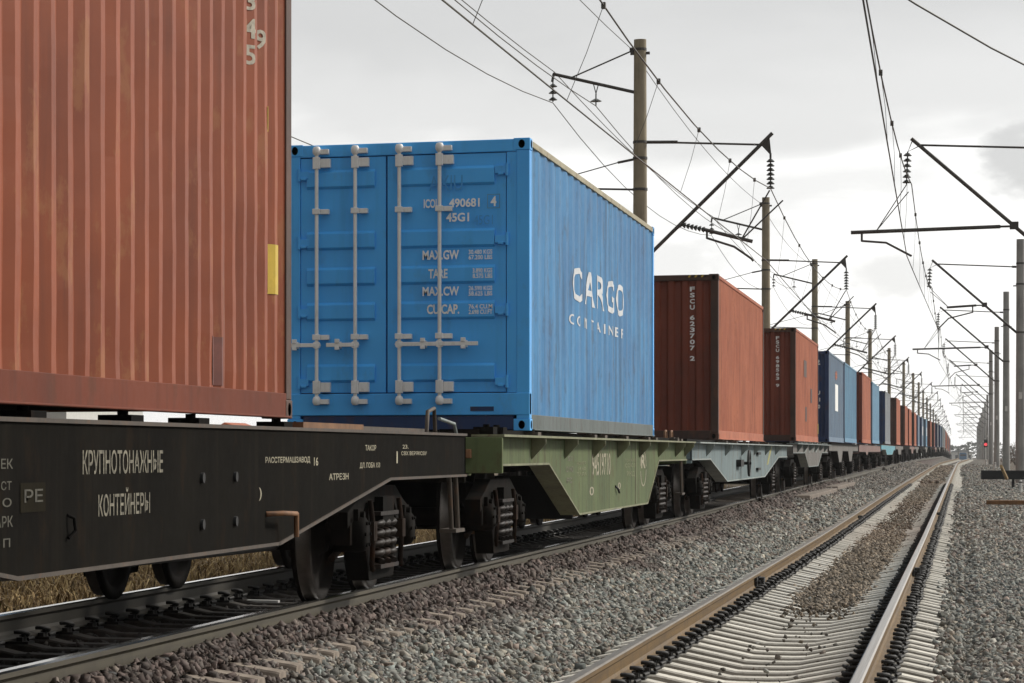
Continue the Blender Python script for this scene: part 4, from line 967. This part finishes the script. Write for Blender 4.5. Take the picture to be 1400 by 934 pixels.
while yy < 668:
    ln = 23.8
    mt_ = M[('wag_grey', 'wag_black', 'wag_pink', 'wag_grey', 'wag_black')[k % 5]]
    wagon('distant flat wagon in shadow, number %d of the row past the turquoise one' % (k+1), yy, ln, mt_, M['bogie'], (3, ln-3), [(6, 8, ln-8, ln-6, .66)], 0, zweb=1.0, half=1.25)
    yy += ln+1.1; k += 1

def deck_beam(w, a, b):
    for sx in (-1, 1):
        mb = MB(); x0, x1 = sorted((sx*.80, sx*1.16)); mb.box(x0, x1, a, b, 1.205, 1.281); mb.build('deck_beam', M['deck'], w)
deck_beam(wg, .2, 19.3); deck_beam(wl, .2, 25.6); deck_beam(wn, .2, 19.2); deck_beam(wm, .2, 26.4)
# ------------------------------------------------------------------ catenary masts
def insulator(mb, top, bot, n, r=.11):
    top, bot = Vector(top), Vector(bot); mb.tube([top, bot], .02, 6)
    for i in range(n):
        p = top.lerp(bot, (i+.5)/n); d = (bot-top).normalized()
        mb.cyl(p-d*.03, p+d*.035, .045, r, 10); mb.cyl(p+d*.035, p+d*.05, r, r*.9, 10)
def left_mast(loc, label):
    m = empty('catenary_mast', loc, label, 'mast', 'concrete masts beyond the train')
    b = .5
    mb = MB(); mb.cyl((0, 0, -.4), (0, 0, 12.26+b), .225, .165, 20); pole = mb.build('pole', M['pole_brown'], m)
    for z_, r_ in ((9.02, .198), (8.17, .203), (11.99, .178), (6.35, .208), (9.46, .195)):
        mb = MB(); mb.cyl((0, 0, z_-.035+b), (0, 0, z_+.035+b), r_, r_-.002, 16); mb.build('clamp_band', M['iron'], pole)
    mb = MB(); mb.box(-.26, .26, -.04, .04, 11.85+b, 11.92+b); mb.build('bolt', M['iron'], pole)
    mb = MB(); mb.tube([(.17, 0, 6.3+b), (3.5, 0, 9.59+b)], .05, 8); mb.build('strut', M['iron'], m)
    mb = MB(); mb.tube([(.2, 0, 9.46+b), (3.3, 0, 9.28+b)], .028, 6); mb.tube([(.16, .05, 9.46+b), (1.0, 0, 9.43+b)], .045, 6); mb.build('tie_rod', M['iron'], m)
    mb = MB(); mb.prism([(3.18, 9.3+b), (3.42, 9.52+b), (3.47, 9.02+b), (3.43, 9.02+b)][::-1], 'y', -.03, .03); mb.tube([(3.45, 0, 9.05+b), (3.45, 0, 8.9+b)], .03, 6); mb.build('hanger', M['iron'], m)
    mb = MB(); insulator(mb, (3.45, 0, 8.92+b), (3.45, 0, 8.08+b), 7); mb.build('insulator', M['insul'], m)
    mb = MB(); insulator(mb, (1.12, 0, 7.18+b), (1.72, 0, 7.03+b), 6, .085); mb.build('insulator', M['insul'], m)
    mb = MB(); mb.tube([(1.0, 0, 7.1+b), (1.12, 0, 7.18+b)], .04, 6); mb.tube([(1.72, 0, 7.03+b), (2.98, 0, 6.68+b)], .05, 8); mb.tube([(1.78, 0, 6.98+b), (1.78, 0, 6.78+b)], .03, 6); mb.build('registration_arm', M['iron'], m)
    mb = MB(); mb.tube([(1.78, 0, 6.80+b), (2.5, 0, 6.55+b), (2.95, 0, 6.22+b), (3.0, 0, 6.15+b)], .032, 6); mb.build('steady_arm', M['iron'], m)
    mb = MB(); mb.tube([(2.7, 0, 6.76+b), (3.43, 0, 8.05+b)], .022, 5); mb.tube([(2.72, 0, 6.76+b), (3.75, .4, 7.8+b)], .022, 5); mb.build('stay_wire', M['iron'], m)
    mb = MB(); mb.tube([(-.15, 0, 10.83+b), (-2.36, 0, 11.42+b)], .045, 8); mb.build('field_bracket', M['iron'], m)
    mb = MB(); mb.tube([(-.15, 0, 11.99+b), (-1.85, 0, 11.3+b)], .022, 5); mb.box(-.28, -.1, -.04, .04, 11.93+b, 12.05+b); mb.build('stay_rod', M['iron'], m)
    mb = MB(); mb.tube([(-2.34, 0, 11.42+b), (-2.38, 0, 11.2+b)], .04, 6); insulator(mb, (-2.36, 0, 11.2+b), (-2.36, 0, 10.65+b), 3, .12); mb.build('insulator', M['insul'], m)
    mb = MB(); mb.tube([(-1.12, 0, 11.1+b), (-1.2, 0, 10.8+b)], .015, 5); mb.tube([(-1.26, 0, 11.1+b), (-1.18, 0, 10.8+b)], .015, 5); insulator(mb, (-1.19, 0, 10.82+b), (-1.19, 0, 10.5+b), 1, .16); mb.build('insulator', M['insul'], m)
    mb = MB(); mb.tube([(-.15, 0, 8.17+b), (-2.6, 0, 8.28+b)], .028, 6); mb.build('field_rod', M['iron'], m)
    mb = MB(); mb.tube([(-.15, 0, 9.0+b), (-.6, 0, 8.92+b)], .035, 6); mb.tube([(-.6, 0, 8.92+b), (-3.0, 0, 8.3+b)], .016, 5); mb.build('stay_rod', M['iron'], m)
    return m
def right_mast(loc, label, long):
    m = empty('catenary_mast', loc, label, 'mast', 'grey concrete masts along the empty track')
    b = .5
    mb = MB(); mb.cyl((0, 0, -.4), (0, 0, 10.15+b), .21, .165, 20); pole = mb.build('pole', M['pole_grey'], m)
    for z_, r_ in ((6.1, .198), (9.1, .182), (8.2, .187)):
        mb = MB(); mb.cyl((0, 0, z_-.04+b), (0, 0, z_+.04+b), r_, r_-.002, 16); mb.build('clamp_band', M['iron'], pole)
    mb = MB(); mb.box(-.3, .3, -.03, .03, 8.10+b, 8.15+b); mb.build('bolt', M['iron'], pole)
    mb = MB(); mb.box(-.07, .07, -.205, -.195, 3.2+b, 3.5+b); mb.build('number_plate', M['white_post'], m)
    mb = MB(); mb.tube([(-.17, 0, 6.1+b), (-3.66, 0, 9.32+b)], .05, 8); mb.build('strut', M['iron'], m)
    mb = MB(); mb.tube([(-.17, 0, 8.95+b), (-3.45, 0, 9.14+b)], .028, 6); mb.tube([(-.17, 0, 8.95+b), (-.35, 0, 8.96+b)], .05, 6); mb.build('tie_rod', M['iron'], m)
    mb = MB(); mb.tube([(-3.62, 0, 9.3+b), (-3.74, 0, 8.98+b), (-3.45, 0, 9.12+b)], .015, 5); mb.build('hanger', M['iron'], m)
    mb = MB(); insulator(mb, (-3.75, 0, 8.98+b), (-3.78, 0, 8.12+b), 6); mb.build('insulator', M['insul'], m)
    xl = -5.2 if long else -3.05
    zr = 6.93 if long else 7.3
    xs_ = -.17-(zr-6.1)/(9.32-6.1)*3.49
    mb = MB(); mb.tube([(xs_, 0, zr+b), (xs_-.35, 0, zr+b)], .03, 6); mb.tube([(xs_-.35, 0, zr+b), (xl, 0, zr-.07+b)], .05, 8); mb.box(xs_-.12, xs_+.1, -.05, .05, zr-.08+b, zr+.12+b)
    mb.tube([(xl+.28 if long else xs_-.5, 0, zr-.05+b), (xl+.28 if long else xs_-.5, 0, zr-.32+b)], .03, 6); mb.build('registration_arm', M['iron'], m)
    mb = MB(); pts = [(xl+.28, 0, zr-.3+b), (xl+.9, 0, zr-.36+b), (xl+1.55, 0, 6.2+b)] if long else [(xs_-.5, 0, zr-.3+b), (xs_-1.5, 0, zr-.55+b), (-3.4, 0, 6.3+b)]
    mb.tube(pts, .03, 6); mb.build('steady_arm', M['iron'], m)
    mb = MB(); xv = -4.55 if long else -3.0
    mb.tube([(-3.77, 0, 8.12+b), (xv, 0, zr-.04+b)], .014, 5); mb.tube([(-3.74, .5, 7.95+b), (xv, 0, zr-.04+b)], .014, 5); mb.build('stay_wire', M['iron'], m)
    return m
MY = [28.5, 81.2, 134.5, 179.5, 231, 285.5, 340, 392, 450, 505, 560, 618, 680, 745, 815, 890]
ORD = ['first', 'second', 'third', 'fourth', 'fifth', 'sixth', 'seventh', 'eighth', 'ninth', 'tenth', 'eleventh', 'twelfth', 'thirteenth', 'fourteenth', 'fifteenth', 'sixteenth']
lm = None
for i, y in enumerate(MY[1:]):
    lab = ('tall brown concrete mast rising right behind the bright blue container' if i == 0 else 'brown concrete mast beyond the train, %s counted from the one behind the blue container' % ORD[i])
    loc = (-8.4+lx(y), y, lz(y)-.5)
    if lm is None: lm = left_mast(loc, lab)
    else: copy_tree(lm, loc, lab)
prm = {}
RY = MY[1:]
for i, y in enumerate(RY):
    lab = ('grey concrete mast of the empty track whose arm reaches in from outside the right edge' if i == 0 else 'grey concrete mast along the empty track, %s from the right edge of the photo' % ORD[i-1])
    loc = (2.33+lx(y), y, lz(y)-.5); lg = i % 2 == 0
    if lg not in prm: prm[lg] = right_mast(loc, lab, lg)
    else: copy_tree(prm[lg], loc, lab)

# ------------------------------------------------------------------ overhead wires
def span(pa, pb, sag, n=10): return [(pa[0]+(pb[0]-pa[0])*t, pa[1]+(pb[1]-pa[1])*t, pa[2]+(pb[2]-pa[2])*t-4*sag*t*(1-t)) for t in np.linspace(0, 1, n)]
def line(fn, sag, ys=MY):
    pts = []
    for a, b in zip(ys[:-1], ys[1:]):
        s = span(fn(a), fn(b), sag); pts += s if not pts else s[1:]
    return pts
def catenary(xm, xc_, zm, zc, label, sag=.75, stag=.28):
    root = empty('overhead_line', (0, 0, 0), label, 'overhead line', 'contact lines above the tracks')
    mp = line(lambda y: (xm+lx(y), y, zm+lz(y)), sag)
    st = lambda y: stag*(1 if MY.index(y) % 2 else -1)
    cp = line(lambda y: (xc_+st(y)+lx(y), y, zc+lz(y)), .02)
    mb = MB(); mb.tube(mp, .014, 5); mb.build('messenger_wire', M['wire'], root)
    mb = MB(); mb.tube(cp, .013, 5); mb.build('contact_wire', M['wire'], root)
    ma, ca = np.array(mp), np.array(cp)
    for a, b in zip(MY[:7], MY[1:8]):
        for t in np.linspace(.12, .88, 6):
            y = a+(b-a)*t
            P = [float(np.interp(y, ma[:, 1], ma[:, k])) for k in (0, 2)]; Q = [float(np.interp(y, ca[:, 1], ca[:, k])) for k in (0, 2)]
            mb = MB(); mb.tube([(P[0], y, P[1]), ((P[0]+Q[0])/2+.02, y, (P[1]+Q[1])/2), (Q[0], y, Q[1])], .006, 4)
            mb.box(P[0]-.03, P[0]+.03, y-.05, y+.05, P[1]-.05, P[1]+.04); mb.build('dropper', M['wire'], root)
    return root
catenary(-4.95, -5.35, 8.1, 6.17, 'contact line above the train with droppers hanging from its upper wire')
catenary(-1.32, -1.24, 8.1, 6.2, 'contact line above the empty right hand track', .75, -.2)
def wire(pts, r, label, name='feeder_wire', cat='wire', group='feeder wires on the far side of the brown masts'):
    mb = MB(); mb.tube(pts, r, 5); return tag(mb.build(name, M['wire']), label, cat, group)
wire(line(lambda y: (-10.76+lx(y), y, 10.62+lz(y)), .9), .013, 'feeder wire hanging lowest, under the three disc insulators of the outer bracket tips')
wire(line(lambda y: (-10.72+lx(y), y, 11.47+lz(y)), .35), .013, 'feeder wire lying along the very tips of the outer brackets')
wire(line(lambda y: (-9.6+lx(y), y, 10.5+lz(y)), .5), .013, 'feeder wire under the single bell insulators halfway along the outer brackets')
wire(line(lambda y: (-8.62+lx(y), y, 12.0+lz(y)), .45), .011, 'thin wire running past the tops of the brown masts')
wire(line(lambda y: (-13.6, y, 8.3+lz(y)), .6), .012, 'lone wire far left, seen in the gap above the bright blue container')
wire([(-4.6, 40, 10.4), (-2.6, 44, 8.9), (-.7, 47, 7.95), (.4, 49, 7.5), (1.3, 51, 7.25), (2.5, 53, 7.05), (5, 57, 7.0), (9, 62, 7.6)], .016, 'slack cable curving through the top right corner of the sky', 'slack_cable', 'cable', None)

# ------------------------------------------------------------------ odds and ends between the tracks
M['slab'] = simple('dusty brown slab concrete', (.19, .155, .125), .9, 0, .3, 3)
for i, (ya, yb, lab) in enumerate(((80, 96, 'flat dusty concrete slab lying in the stones beside the near train rail, nearest of two'), (98, 112, 'flat dusty concrete slab beside the near train rail, farther of two'))):
    mb = MB(); mb.prism([(-4.40, ya), (-3.88, ya+.4), (-3.80, yb), (-4.40, yb-.3)], 'z', lz((ya+yb)/2)-.30, lz((ya+yb)/2)-.165); tag(mb.build('concrete_slab', M['slab'], None, None, .02), lab, 'slab', 'concrete slabs beside the train track')
mb = MB(); mb.prism([(-5.97, 24.68), (-5.62, 24.67), (-5.62, 24.75), (-5.96, 24.77)], 'z', -.232, -.206); tag(mb.build('sleeper_chip', M['white_post'], None, None, .004), 'white board scrap lying across a dark sleeper behind the first wheels of the black wagon', 'board')  # thin white piece added in place of a whitened sleeper top
# ------------------------------------------------------------------ things on the right verge
def beam_stand(loc, x0, x1, zt, th, mat, label, legx, name, kids=True):
    o = empty(name, loc, label, 'beam')
    mb = MB(); mb.box(x0, x1, -.15, .15, zt-th, zt); mb.build('beam', mat, o, None, .01)
    for lxx in legx:
        mb = MB(); mb.box(lxx-.05, lxx+.05, -.06, .06, 0, zt-th-.002); mb.build('leg', mat, o, None, .008)
    return o
M['verge_rust'] = paint('rusty verge steel', (.23, .12, .05), (.15, .08, .035), .8, .3, .4, scale=3)
beam_stand((0, 70, gz(1.2, 70)), .48, 2.1, .44, .10, M['verge_rust'], 'low rusty brown beam on a post by the right edge of the gravel', (1.42, 1.9), 'trackside_beam')
beam_stand((0, 118, gz(1.5, 118)), .62, 2.9, .72, .34, M['black'], 'low black steel trough standing on legs beside the gravel', (1.78, 2.5), 'trackside_trough')
mb = MB(); mb.tube([(1.28, 112, gz(1.3, 112)+.92), (1.5, 114, gz(1.4, 114)+.45)], .06, 6); tag(mb.build('timber_stick', M['yellow_wood']), 'pale timber stick leaning on the black trough', 'stick')
def bollard(x, y, hgt, r, label, disc=.34):
    o = empty('marker_post', (x+lx(y), y, gz(x, y)-.02), label, 'marker post', 'white marker posts on the verge')
    mb = MB(); mb.cyl((0, 0, 0), (0, 0, hgt), r, r*.85, 12); mb.lathe([(r*.85, hgt), (r*.6, hgt+.03), (0, hgt+.04)], (0, 0, 0), 'z', 12); mb.build('post', M['white_post'], o)
    mb = MB(); mb.cyl((0, 0, hgt*.86), (0, 0, hgt*.93), r*1.02, r*1.02, 12); mb.build('band', M['black'], o)
    mb = MB(); mb.lathe([(disc, 0), (disc, .03), (r*1.2, .09), (0, .09)], (0, 0, -.0), 'z', 18); mb.build('foot', M['white_post'], o)
bollard(1.88, 108, .46, .055, 'white marker post with a round foot, nearest, in front of the black trough', .33)
bollard(2.2, 230, .5, .09, 'white marker post without a visible foot, beyond the black trough', .2)
bollard(1.85, 270, .55, .09, 'white marker post with a flat foot, farthest along the verge', .5)
# signal
sg = empty('rail_signal', (1.55+lx(400), 400, gz(1.6, 400)), 'small railway signal showing a red light at the far end of the verge', 'signal')
mb = MB(); mb.cyl((0, 0, 0), (0, 0, 2.2), .07, n=10); mb.build('post', M['white_post'], sg)
mb = MB(); mb.box(-.22, .22, -.12, .12, 1.75, 2.75); mb.build('head', M['black'], sg, None, .03)
m_, nt, b, oc = new_mat('red signal lamp'); b.inputs['Base Color'].default_value = (.8, .03, .04, 1); b.inputs['Emission Color'].default_value = (1, .08, .1, 1); b.inputs['Emission Strength'].default_value = .7
mb = MB(); mb.cyl((0, -.125, 2.1), (0, -.16, 2.1), .2, n=18); mb.build('lamp', m_, sg)
# far ends of the line
pt = empty('signal_gantry', (XR+lx(640), 640, lz(640)-.3), 'grey portal frame spanning the empty track in the distance', 'gantry')
for s in (-1.05, .95):
    mb = MB(); mb.box(s-.1, s+.1, -.1, .1, 0, 2.6); mb.build('post', M['pole_grey'], pt)
mb = MB(); mb.box(-1.2, 1.1, -.12, .12, 2.6, 2.85); mb.build('crossbeam', M['pole_grey'], pt)
lo = empty('rail_car', (XR+lx(900)-.2, 900, lz(900)), 'small blue rail vehicle far down the empty track', 'rail vehicle')
M['loco'] = simple('blue vehicle paint', (.08, .19, .34), .5); M['glass'] = simple('dark window glass', (.03, .035, .04), .1)
mb = MB(); mb.box(-1.05, 1.05, 0, 9, .5, 2.2); mb.prism([(-1.05, 2.2), (1.05, 2.2), (.8, 2.5), (-.8, 2.5)], 'y', .1, 8.9); mb.build('body', M['loco'], lo, None, .06)
mb = MB(); mb.box(-.75, .75, -.02, -.004, 1.5, 2.05); mb.build('windscreen', M['glass'], lo)
for w in (1.6, 7.2):
    mb = MB()
    for s in (-.72, .72): mb.cyl((s-.06, w, .45), (s+.06, w, .45), .45, n=16)
    mb.build('wheelset', M['wheel'], lo)
# pale buildings far off
M['pale_wall'] = simple('pale plaster', (.66, .66, .63), .85, 0, .06); M['roof_grey'] = simple('grey sheet roof', (.30, .31, .32), .7)
def shed(x, y, w, d, hgt, zb, label, rise=1.2, wins=4, wall='pale_wall'):
    o = empty('pale_building', (x, y, zb), label, 'building')
    mb = MB(); mb.box(-w/2, w/2, 0, d, 0, hgt); mb.build('wall', M[wall], o)
    mb = MB(); mb.prism([(-w/2-.3, hgt), (w/2+.3, hgt), (0, hgt+rise)], 'y', -.3, d+.3); mb.build('roof', M['roof_grey'], o)
    for k in range(wins):
        xx = -w/2+w*(k+.5)/wins; mb = MB(); mb.box(xx-.5, xx+.5, -.02, -.004, hgt*.35, hgt*.75); mb.build('window', M['glass'], o)
shed(-1.5, 1150, 9, 14, 4.2, lz(1150), 'long pale house closing the view at the end of the tracks', 1.0, 4)
shed(8.5, 1180, 7, 12, 3.6, lz(1180), 'small pale house right of the track end', .9, 3)
# pale yard building glimpsed under the near red container
yb = empty('yard_building', (-27, 78, gz(-20, 78)-.1), 'white yard building with dark posts, glimpsed through the slit under the near red container', 'building')
mb = MB(); mb.box(-11, 3.2, 0, 8, 0, 3.2); mb.build('wall', M['pale_wall'], yb)
mb = MB(); mb.box(-11.4, 3.6, -.4, 8.4, 3.2, 3.4); mb.build('roof', M['roof_grey'], yb)
for xx in (-6.9, -5.1, -3.9, -1.2, 1.0):
    mb = MB(); mb.box(xx-.08, xx+.08, -.3, -.15, 0, 3.2); mb.build('post', M['red_dark'], yb)
mb = MB(); mb.box(-4.7, -4.3, -.14, -.004, 0, 3.2); mb.build('downpipe', M['rust'], yb)
oc_ = empty('tarpaulin_heap', (-18.3, 74, gz(-18, 74)), 'orange tarpaulin heap glimpsed beyond the deck of the black wagon', 'tarpaulin heap')
M['orange'] = simple('orange tarpaulin', (.42, .11, .04), .6); mb = MB(); mb.prism([(-1.4, 0), (1.4, 0), (1.1, 1.9), (0, 2.3), (-.6, 1.8)], 'y', 0, 2.2); mb.build('cover', M['orange'], oc_, None, .08)

# ------------------------------------------------------------------ dry grass beyond the train, bushes on the right, far wood
def blades(name, areas, m, label, kind='stuff', cat='dry grass'):
    vs, fs = [], []
    for x0, x1, y0, y1, n, h0, h1 in areas:
        for _ in range(n):
            x, y = rng.uniform(x0, x1), rng.uniform(y0, y1); zz = gz(x, y); hh = rng.uniform(h0, h1); t = rng.uniform(0, 6.28); ln = rng.uniform(.4, 1.6)*hh
            dx, dy = math.cos(t)*ln, math.sin(t)*ln; w = rng.uniform(.003, .009); px, py = -math.sin(t)*w, math.cos(t)*w; o = len(vs)
            vs += [(x-px, y-py, zz), (x+px, y+py, zz), (x+dx*.5+px, y+dy*.5+py, zz+hh*.8), (x+dx*.5-px, y+dy*.5-py, zz+hh*.8), (x+dx, y+dy, zz+hh*rng.uniform(.3, 1))]
            fs += [(o, o+1, o+2, o+3), (o+3, o+2, o+4)]
    mb = MB(); mb.add(vs, fs); return tag(mb.build(name, m), label, cat, None, kind)
def straw_mat():
    m, nt, b, oc = new_mat('dry straw'); g = N(nt, 'ShaderNodeNewGeometry')
    L(nt, ramp(nt, g.outputs['Random Per Island'], [(0, (.13, .075, .028)), (.5, (.36, .24, .10)), (.85, (.58, .42, .19)), (1, (.07, .045, .02))]), b.inputs['Base Color']); b.inputs['Roughness'].default_value = .8; return m
M['straw'] = straw_mat()
blades('dry_grass', [(-9.5, -6.95, 17, 34, 6500, .06, .3), (-12, -7.0, 28, 60, 9000, .08, .36), (-22, -8, 50, 110, 7000, .1, .4)], M['straw'], 'dry straw coloured grass on the bank beyond the train')
def twig_mat(name, c):
    m, nt, b, oc = new_mat(name); g = N(nt, 'ShaderNodeNewGeometry')
    L(nt, ramp(nt, g.outputs['Random Per Island'], [(0, tuple(v*.6 for v in c)), (1, tuple(v*1.4 for v in c))]), b.inputs['Base Color']); b.inputs['Roughness'].default_value = .85; return m
M['twig'] = twig_mat('bare brown twigs', (.14, .085, .05)); M['bark'] = simple('bark', (.08, .06, .045), .9); M['leaf_far'] = twig_mat('far bare crowns', (.10, .11, .09))
def bush(x, y, hgt, w, label, n=420):
    o = empty('bare_bush', (x, y, gz(x, y)), label, 'bush', 'bare bushes behind the grey masts')
    mb = MB()
    for k in range(6):
        t = rng.uniform(0, 6.28); mb.tube([(0, 0, 0), (math.cos(t)*w*.15, math.sin(t)*w*.15, hgt*.4), (math.cos(t)*w*.3, math.sin(t)*w*.3, hgt*.8)], [.05, .03, .012], 5)
    mb.build('stem', M['bark'], o); mb = MB()
    for k in range(n):
        t = rng.uniform(0, 6.28); r = w*.5*math.sqrt(rng.random()); zz = hgt*rng.uniform(.1, 1)*(1-.4*(r/(w*.5))**2); p = Vector((math.cos(t)*r, math.sin(t)*r, zz))
        d = Vector((rng.gauss(0, .4), rng.gauss(0, .4), rng.uniform(.3, 1)))*hgt*.16; q = p+d; s = Vector((rng.gauss(0, 1), rng.gauss(0, 1), 0)).normalized()*.03
        mb.add([p-s, p+s, q], [(0, 1, 2)])
    mb.build('twigs', M['twig'], o)
for i, (x, y, hh, w) in enumerate(((9.5, 300, 4.2, 5.5), (7.4, 255, 3.4, 3.8), (6.0, 225, 2.2, 3.0), (12.5, 340, 4.0, 6), (5.2, 330, 2.4, 3))):
    bush(x, y, hh, w, ['tall rust brown bare bush between the two nearest grey masts', 'rust brown bush lower and nearer than the tall one', 'lowest brown bush at the foot of the grey masts', 'wide bare bush farthest right behind the masts', 'small bare bush farthest down the verge'][i], 900)
def far_wood():
    vs, fs = [], []
    for k in range(9000):
        x = rng.uniform(-80, 260); y = rng.uniform(1400, 1500); top = 9+3.5*mnoise.noise(Vector((x*.06, 0, 0)))+2.0*mnoise.noise(Vector((x*.3, 3, 0)))
        zz = lz(1450)+top*math.sqrt(rng.random()); s = rng.uniform(.3, .8); t = rng.uniform(0, 3.14); a, b = math.cos(t)*s, math.sin(t)*s; o = len(vs)
        vs += [(x-a, y-b, zz-s*.5), (x+a, y+b, zz-s*.4), (x+a*.6, y+b, zz+s*.7), (x-a*.5, y, zz+s*.5)]; fs.append((o, o+1, o+2, o+3))
    mb = MB(); mb.add(vs, fs); tag(mb.build('far_wood', M['leaf_far']), 'hazy grey wood closing the horizon at the end of the line', 'wood', None, 'stuff')
far_wood()

# ------------------------------------------------------------------ haze: pale air round the whole scene, the sky outside it
HAZE = 0.00016
if HAZE:
    mb = MB(); mb.box(-900, 900, -60, 1750, -9, 24)
    hz = mb.build('haze', []); m = bpy.data.materials.new('pale air'); m.use_nodes = True; nt = m.node_tree; nt.nodes.clear()
    o = N(nt, 'ShaderNodeOutputMaterial'); v = N(nt, 'ShaderNodeVolumePrincipled'); v.inputs['Density'].default_value = HAZE; v.inputs['Color'].default_value = (.93, .94, .95, 1)
    v.inputs['Anisotropy'].default_value = .3; L(nt, v.outputs[0], o.inputs['Volume']); hz.data.materials.append(m); tag(hz, 'thin pale haze in the air', 'haze', None, 'stuff')
